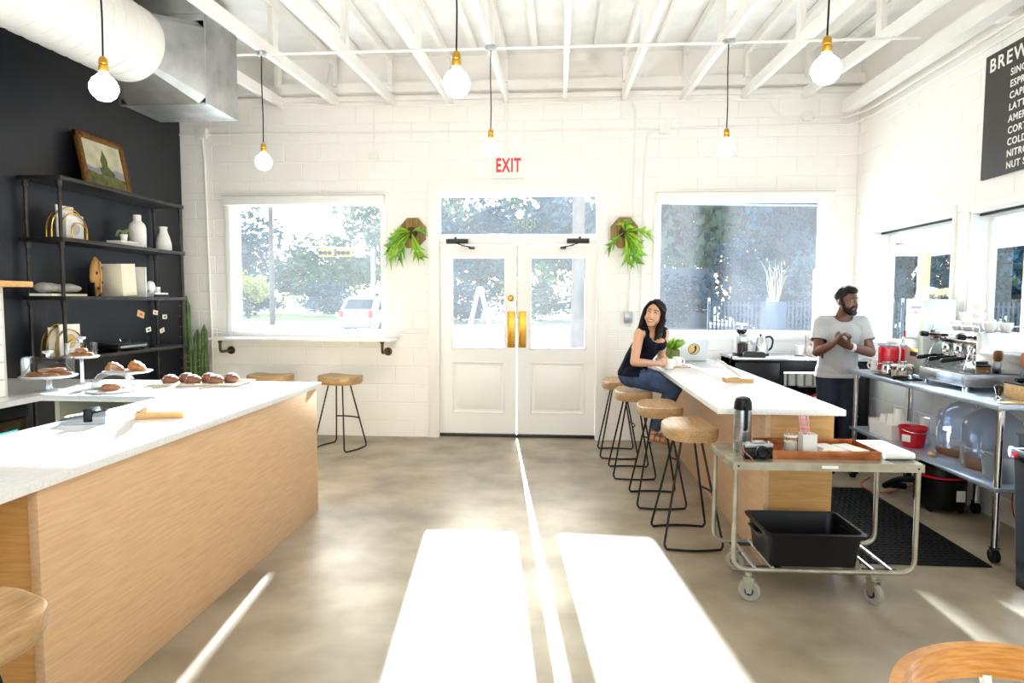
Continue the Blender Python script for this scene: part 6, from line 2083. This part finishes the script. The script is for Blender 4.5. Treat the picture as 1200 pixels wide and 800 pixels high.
def tree(x, y, h, w_, m, var, label, trunk=True, base=.18, cat='tree'):
    t = thing('tree', label, cat, (x, y, GZ), var * 1.3, 'trees outside the shop')
    me, cl = CR[m][var % 3]
    hz = h * (1 - base) / 2
    c = link('crown', me, t, (0, 0, h - hz))
    c.scale = (w_ / 2 / 1.25, w_ / 2 / 1.25, hz / 1.1)
    if trunk:
        q = MB().tube([(0, 0, 0), (.1, .05, h * .2), (-.1, 0, h * .45), (.05, 0, h * .7)], [h * .03, h * .024, h * .016, h * .006], 8)
        for k in range(6):
            p = cl[k][0]
            q.tube([(0, 0, h * (.2 + .05 * k)), (p.x * w_ * .2, p.y * w_ * .2, h * (.38 + .05 * k)), (p.x * w_ * .38, p.y * w_ * .38, h - hz + p.z * hz * .8)], [h * .014, h * .009, h * .003], 6)
        q.build('trunk', 'bark', t)
    return t
# across the street, seen through the left window and the doors
tree(-33, 62, 12.5, 13, 'foliage_blue', 0, 'blue green tree standing behind the utility pole outside the bar shelf window')
tree(-23, 64, 8.5, 12, 'foliage', 1, 'low spreading tree in the gap under the traffic signal')
tree(-40, 66, 10.5, 13, 'foliage_blue', 1, 'dark rounded tree at the edge of the bar shelf window view')
tree(-14.5, 60, 13, 13, 'foliage', 2, 'tall green tree behind the traffic signal mast')
tree(-28, 72, 7.5, 16, 'foliage_blue', 2, 'distant low tree behind the grass verge')
tree(-24.5, 49, 4.2, 4.6, 'foliage_yellow', 0, 'small yellow young tree on the grass verge', base=.3)
tree(-6.5, 52, 10, 12, 'foliage_blue', 1, 'rounded tree seen through the door glass with deadbolt')
tree(-9.5, 58, 12, 10, 'foliage', 0, 'green tree rising behind the door transom')
tree(3.0, 55, 13.5, 13, 'foliage_blue', 2, 'dense tree seen through the door glass beside the stools')
tree(-1.5, 66, 15, 13, 'foliage', 1, 'tall tree filling the transom beyond the doors')
# right window
tree(9.5, 47, 14, 10, 'foliage', 0, 'bright green tree behind the house roof outside the far window')
tree(15.5, 44, 15, 11, 'foliage_blue', 1, 'broad blue green tree outside the window above the fridge')
tree(12.5, 34, 12, 7, 'foliage_dark', 2, 'dark tree standing behind the overhead wires')
tree(20.5, 46, 16, 11, 'foliage', 2, 'tall pale tree beyond the pine post outside')
tree(6.5, 50, 13, 10, 'foliage_blue', 0, 'hazy tree beyond the bar plant outside the window')
tree(11.5, 50, 16, 13, 'foliage_dark', 1, 'tall dark tree furthest behind the house outside')
tree(25.5, 50, 16, 12, 'foliage_dark', 0, 'blue tree behind the leaning trunk outside')
# side windows
tree(22, 32, 11, 10, 'foliage_dark', 0, 'deep green tree over the side fence left of the post')
tree(28, 36, 12, 12, 'foliage_dark', 1, 'deep green tree over the side fence behind the water tower')
tree(27, 29, 10, 10, 'foliage_dark', 2, 'dark tree behind the fence outside the side window')
tree(34, 34, 12, 13, 'foliage_dark', 0, 'wide dark tree outside the espresso window')
tree(25.5, 40, 13, 11, 'foliage_dark', 2, 'high blue green crown above the fence outside')
tree(33, 25, 9, 9, 'foliage_dark', 1, 'rounded tree outside behind the espresso cups')
# hedge of shrubs along the verge
for k, (x, y, h, w_, m) in enumerate(((-20, 55, 3.2, 7, 'foliage_blue'), (-28.5, 56, 3.0, 8, 'foliage'), (-13, 54, 3.0, 7, 'foliage_blue'), (5.5, 36, 3.2, 6, 'foliage_dark'), (10.5, 31, 2.8, 5, 'foliage_dark'), (15, 33, 3.2, 6, 'foliage_blue'))):
    labs = ['low shrub behind the yellow young tree', 'low shrub beside the utility pole base', 'low shrub behind the white car', 'dark shrub outside behind the laptop', 'dark shrub outside below the house roof', 'blue green shrub outside behind the planter']
    tree(x, y, h, w_, m, k, labs[k], trunk=False, base=.0, cat='shrub')

# utility poles and wires
def pole(x, y, h, r, label, arm=True, box=None):
    t = thing('utility_pole', label, 'utility pole', (x, y, GZ), 0, 'utility poles along the street')
    MB().tube([(0, 0, 0), (0, 0, h)], [r, r * .7], 12).build('shaft', 'pole_wood', t)
    if arm:
        MB().box((-1.1, -.06, h - .9), (1.1, .06, h - .78)).build('cross_arm', 'pole_wood', t, smooth=False)
        for xx in (-1.0, -.4, .4, 1.0):
            MB().lathe([(.04, 0), (.06, .05), (.03, .09), (.05, .14), (0, .18)], (xx, 0, h - .78), 10).build('insulator', 'galvanised', t)
    if box:
        MB().box((r * .8, -r - .22, box), (r * .8 + .45, -r + .1, box + .9), .02).build('meter_box', 'galvanised', t)
    return t
pole(AY(319, 350, 38).x, 38, 10.0, .17, 'tall wooden utility pole seen through the bar shelf window')
pole(.55, 17.5, 9.0, .19, 'thick wooden utility pole with grey box seen through the door glass', False, 1.15)
def wire(a, b_, sag, label):
    pts = [Vector(a).lerp(Vector(b_), k / 16) - Vector((0, 0, sag * 4 * (k / 16) * (1 - k / 16))) for k in range(17)]
    tag(MB().tube(pts, .028, 5).build('overhead_wire', 'galvanised'), label, 'wire', 'overhead wires along the street')
wire((-17.6, 38, 9.2), (-60, 46, 8.6), .7, 'overhead wire leaving the utility pole away from the signal')
wire((-17.6, 38, 8.4), (-60, 46, 7.6), .7, 'lower overhead wire leaving the utility pole away from the signal')
wire((-17.6, 38, 8.0), (-8, 60, 6.4), .5, 'overhead wire running from the pole to the far trees')
wire((-17.6, 38, 9.2), (.55, 17.5, 8.6), .8, 'overhead wire strung between the two utility poles')
wire((.6, 17.5, 7.9), (30, 24, 9.6), .6, 'thick overhead wire crossing the window above the fridge')
wire((.6, 17.5, 4.2), (30, 26, 6.2), .5, 'thin low wire crossing the window above the fridge')
# traffic signal
t = thing('traffic_signal', 'traffic signal mast with two signal heads over the street', 'traffic signal', (AY(438, 350, 34).x, 34, GZ))
MB().tube([(0, 0, 0), (0, 0, 4.3)], [.16, .13], 12).build('mast', 'galvanised', t)
MB().tube([(0, 0, 4.0), (-1.2, -.1, 4.3), (-4.0, -.3, 4.45)], [.11, .09, .05], 10).build('mast_arm', 'galvanised', t)
for x in (-2.45, -1.45):
    hd_ = MB().box((x - .40, -.50, 3.85), (x + .40, -.25, 4.28), .04).build('signal_head', 'signal_yellow', t)
    for k in range(3):
        MB().lathe([(0, 0), (.10, 0), (.11, .10), (.09, .10), (.08, .02), (0, .02)], seg=14, M=frameM((x - .25 + .25 * k, -.5, 4.06), (1, 0, 0), (0, 0, 1))).build('lens_hood', 'black_plastic', hd_)
MB().box((-.95, -.22, 3.85), (-.35, -.18, 4.1), .01).build('street_sign', 'teal_glow' if False else 'blue_steel', t)
# pedestrian signal / thin white post seen through the door
t = thing('bollard_post', 'thin white metal post outside the door glass', 'post', (-.75, 14, GZ))
MB().cyl((0, 0, 0), (0, 0, 2.6), .03, seg=10).build('shaft', 'matte_white', t)
MB().ball((0, 0, 2.62), .04, 10, 6).build('cap', 'matte_white', t)
# SUV
t = thing('car', 'white suv parked beyond the bar shelf window', 'car', (-8.3, 30, GZ), .35)
def suv(t):
    prof = [(-2.2, .35), (-2.25, .7), (-2.2, 1.0), (-2.05, 1.12), (-1.75, 1.62), (-1.5, 1.72), (.2, 1.72), (.55, 1.62), (1.05, 1.08), (1.95, .95), (2.2, .8), (2.25, .45), (2.15, .30), (-2.1, .30)]
    MB().prism(prof, 1, -.9, .9, .06).build('body', 'car_paint', t, ang=25)
    MB().prism([(-1.78, 1.12), (-1.60, 1.55), (-1.35, 1.60), (-.45, 1.60), (-.45, 1.12)], 1, -.915, .915).build('rear_side_glass', 'car_glass', t, smooth=False)
    MB().prism([(-.38, 1.12), (-.38, 1.60), (.18, 1.60), (.45, 1.52), (.85, 1.12)], 1, -.915, .915).build('front_side_glass', 'car_glass', t, smooth=False)
    q = MB(); q.poly([(-2.085, -.75, 1.16), (-2.085, .75, 1.16), (-1.80, .68, 1.60), (-1.80, -.68, 1.60)], [(0, 1, 2, 3)]); q.build('rear_glass', 'car_glass', t, smooth=False)
    for x in (-1.4, 1.4):
        for y in (-.9, .9):
            w_ = MB().rings([[(x + r * math.cos(2 * PI * k / 20), y + o, .34 + r * math.sin(2 * PI * k / 20)) for k in range(20)] for o, r in ((-.1, .24), (-.1, .34), (.1, .34), (.1, .24))]).build('wheel', 'tyre', t)
            MB().rings([[(x + r * math.cos(2 * PI * k / 16), y + o, .34 + r * math.sin(2 * PI * k / 16)) for k in range(16)] for o, r in ((-.108, .02), (-.108, .22), (.108, .22), (.108, .02))]).build('rim', 'galvanised', w_)
    for y in (-.78, .78):
        MB().box((-2.27, y - .1, .78), (-2.2, y + .1, 1.1), .02).build('tail_light', 'tail_red', t)
    MB().box((-2.33, -.8, .35), (-2.2, .8, .6), .04).build('bumper', 'galvanised', t)
suv(t)
t.rotation_euler = (0, 0, 1.25)
c2 = dup(t, (-9.5, 40.2, GZ), .05, 'pale car driving past outside the door with deadbolt')
c2['label'] = 'pale car on the street beyond the door with deadbolt'
# A-frame sign outside the door
t = thing('sidewalk_sign', 'white folding sidewalk sign outside the door glass', 'sign', (-1.62, 13.2, GZ), .2)
for s_ in (-1, 1):
    M = Matrix.Translation((s_ * .02, 0, 1.85)) @ Matrix.Rotation(s_ * -.22, 4, 'Y') @ Matrix.Translation((0, 0, -1.85))
    pn = MB().box((-.012, -.40, -.07), (.012, .40, 1.85), .003, M).build('board', 'matte_white', t)
    MB().box((-.014 if s_ > 0 else .012, -.33, .55), (.014 if s_ > 0 else -.012, .33, 1.7), 0, M).build('slate', 'house_roof' if False else 'galvanised', pn, smooth=False)
# house seen through the right window
def house(x, y, w_, d_, h, rz, label):
    t = thing('house', label, 'house', (x, y, GZ), rz)
    MB().box((-w_ / 2, -d_ / 2, 0), (w_ / 2, d_ / 2, h)).build('walls', 'house_wall', t, smooth=False)
    MB().prism([(-d_ / 2 - .4, h), (d_ / 2 + .4, h), (0, h + d_ * .32)], 0, -w_ / 2 - .4, w_ / 2 + .4).build('roof', 'house_roof', t, smooth=False)
    for xx in (-w_ * .28, w_ * .22):
        f = MB().box((xx - .6, -d_ / 2 - .06, 1.0), (xx + .6, -d_ / 2, 2.3)).build('window', 'trim_white', t, smooth=False)
        MB().box((xx - .5, -d_ / 2 - .08, 1.1), (xx + .5, -d_ / 2 - .06, 2.2)).build('window_pane', 'car_glass', f, smooth=False)
house(7.6, 40.5, 2.6, 3.4, 2.5, .05, 'pale house half hidden by trees outside the far window')
# planter with bare shrub
t = thing('planter', 'grey planter box with bare twiggy shrub outside the far window', 'planter', (AY(907, 350, 25).x, 25, GZ))
MB().box((-.38, -.3, 0), (.38, .3, 1.55), .02).build('box', 'fence_grey', t)
q = MB()
r_ = random.Random(9)
for k in range(26):
    x0_ = r_.uniform(-.25, .25)
    q.tube(bez((x0_ * .6, 0, 1.5), (x0_, r_.uniform(-.2, .2), 2.0), (x0_ + r_.uniform(-.2, .2), r_.uniform(-.2, .2), 2.5), (x0_ * 1.5 + r_.uniform(-.2, .2), r_.uniform(-.3, .3), r_.uniform(2.5, 3.15)), 6), [.016, .014, .012, .010, .008, .006, .003], 5)
q.build('twigs', 'twig', t)
# fence along the side lot
fl_ = thing('metal_fence', 'grey metal fence along the side lot below the trees', 'fence', (0, 0, GZ))
pts = [Vector((6.5, 28, 0)), Vector((14, 27, 0)), Vector((21, 25, 0)), Vector((33, 20, 0))]
pk = MB().box((-.035, -.012, .06), (.035, .012, 1.55)).build('picket', 'fence_grey', fl_, smooth=False)
n = 0
for a, b_ in zip(pts, pts[1:]):
    d = b_ - a
    cnt = int(d.length / .16)
    an = math.atan2(d.y, d.x)
    for k in range(cnt):
        p = a + d * (k / cnt)
        if n < 290:
            o = pk if n == 0 else link('picket', pk.data, fl_)
            o.location, o.rotation_euler = p, (0, 0, an)
        n += 1
    M = Matrix.Translation(a) @ Matrix.Rotation(an, 4, 'Z')
    for z in (.25, 1.35):
        MB().box((0, .013, z), (d.length, .045, z + .06), 0, M).build('rail', 'fence_grey', fl_, smooth=False)
    for k in range(int(d.length / 2.4) + 1):
        MB().box((k * 2.4 - .05, .014, 0), (k * 2.4 + .05, .11, 1.7), 0, M).build('fence_post', 'matte_white', fl_, smooth=False)
# porch beside the shop
def post(x, y, label):
    t = thing('porch_post', label, 'post', (x, y, GZ), 0, 'pine porch posts beside the shop')
    MB().box((-.07, -.07, .02), (.07, .07, 2.38), .006).build('timber', 'pine_post', t)
    MB().box((-.1, -.1, 0), (.1, .1, .03)).build('base_plate', 'galvanised', t, smooth=False)
post(6.2, 11.35, 'pine porch post outside the side window behind the water tower')
post(6.5, 16.6, 'pine porch post outside the far window near the planter')
post(6.3, 9.0, 'pine porch post outside the espresso window')
t = thing('porch_roof', 'white porch roof beside the shop', 'roof', (0, 0, 0))
MB().box((6.05, 3.0, 2.33), (6.7, 12.0, 2.52), .01).build('beam', 'trim_white', t)
MB().box((3.30, 3.0, 2.53), (6.9, 7.3, 2.66)).build('deck', 'trim_white', t, smooth=False)
MB().box((4.75, 7.3, 2.53), (6.9, 11.2, 2.66)).build('front_deck', 'trim_white', t, smooth=False)
for k in range(9):
    MB().box((3.30 if k < 5 else 4.75, 3.2 + k * .9, 2.43), (6.05, 3.28 + k * .9, 2.53)).build('joist', 'trim_white', t, smooth=False)
for k, (x, y, h, w_, m) in enumerate(((-7.5, 44, 3.0, 7, 'foliage_blue'), (-2.2, 45, 3.2, 7, 'foliage'), (3.2, 43, 3.4, 7, 'foliage_blue'), (11.4, 37, 4.2, 4.6, 'foliage_blue'), (13.2, 38, 4.0, 6, 'foliage_dark'), (18.2, 40, 4.5, 7, 'foliage_blue'))):
    labs = ['rounded shrub low behind the sidewalk sign', 'rounded shrub outside behind the brass push plates', 'rounded shrub outside behind the thick utility pole', 'tall shrub outside in front of the pale house', 'tall dark shrub outside behind the bare twigs', 'tall shrub outside beyond the far pine post']
    tree(x, y, h, w_, m, k + 1, labs[k], trunk=False, base=.0, cat='shrub')

for k, (x, y, h, w_, m) in enumerate(((19.5, 28.5, 5.0, 6, 'foliage_dark'), (23.5, 27.0, 5.5, 6, 'foliage_dark'), (27.5, 25.5, 5.5, 6, 'foliage_dark'), (31.5, 23.5, 5.0, 6, 'foliage_dark'), (16.0, 30, 5.0, 6, 'foliage_dark'))):
    labs = ['tall hedge shrub behind the side fence nearest the corner', 'tall hedge shrub behind the side fence beside the porch post', 'tall hedge shrub behind the side fence beyond the water tower', 'tall hedge shrub behind the side fence beyond the espresso cups', 'tall hedge shrub beyond the far window edge']
    tree(x, y, h, w_, m, k + 2, labs[k], trunk=False, base=.0, cat='shrub')

for k, (x, y, h, w_, m) in enumerate(((9.4, 33.0, 5.0, 5, 'foliage_dark'), (12.6, 30.5, 5.0, 5, 'foliage_blue'), (14.6, 35.0, 5.5, 6, 'foliage_dark'))):
    labs = ['dense dark shrub outside between the house and the planter', 'dense blue green shrub outside just beyond the planter', 'dense dark shrub outside by the window edge near the man']
    tree(x, y, h, w_, m, k, labs[k], trunk=False, base=.0, cat='shrub')
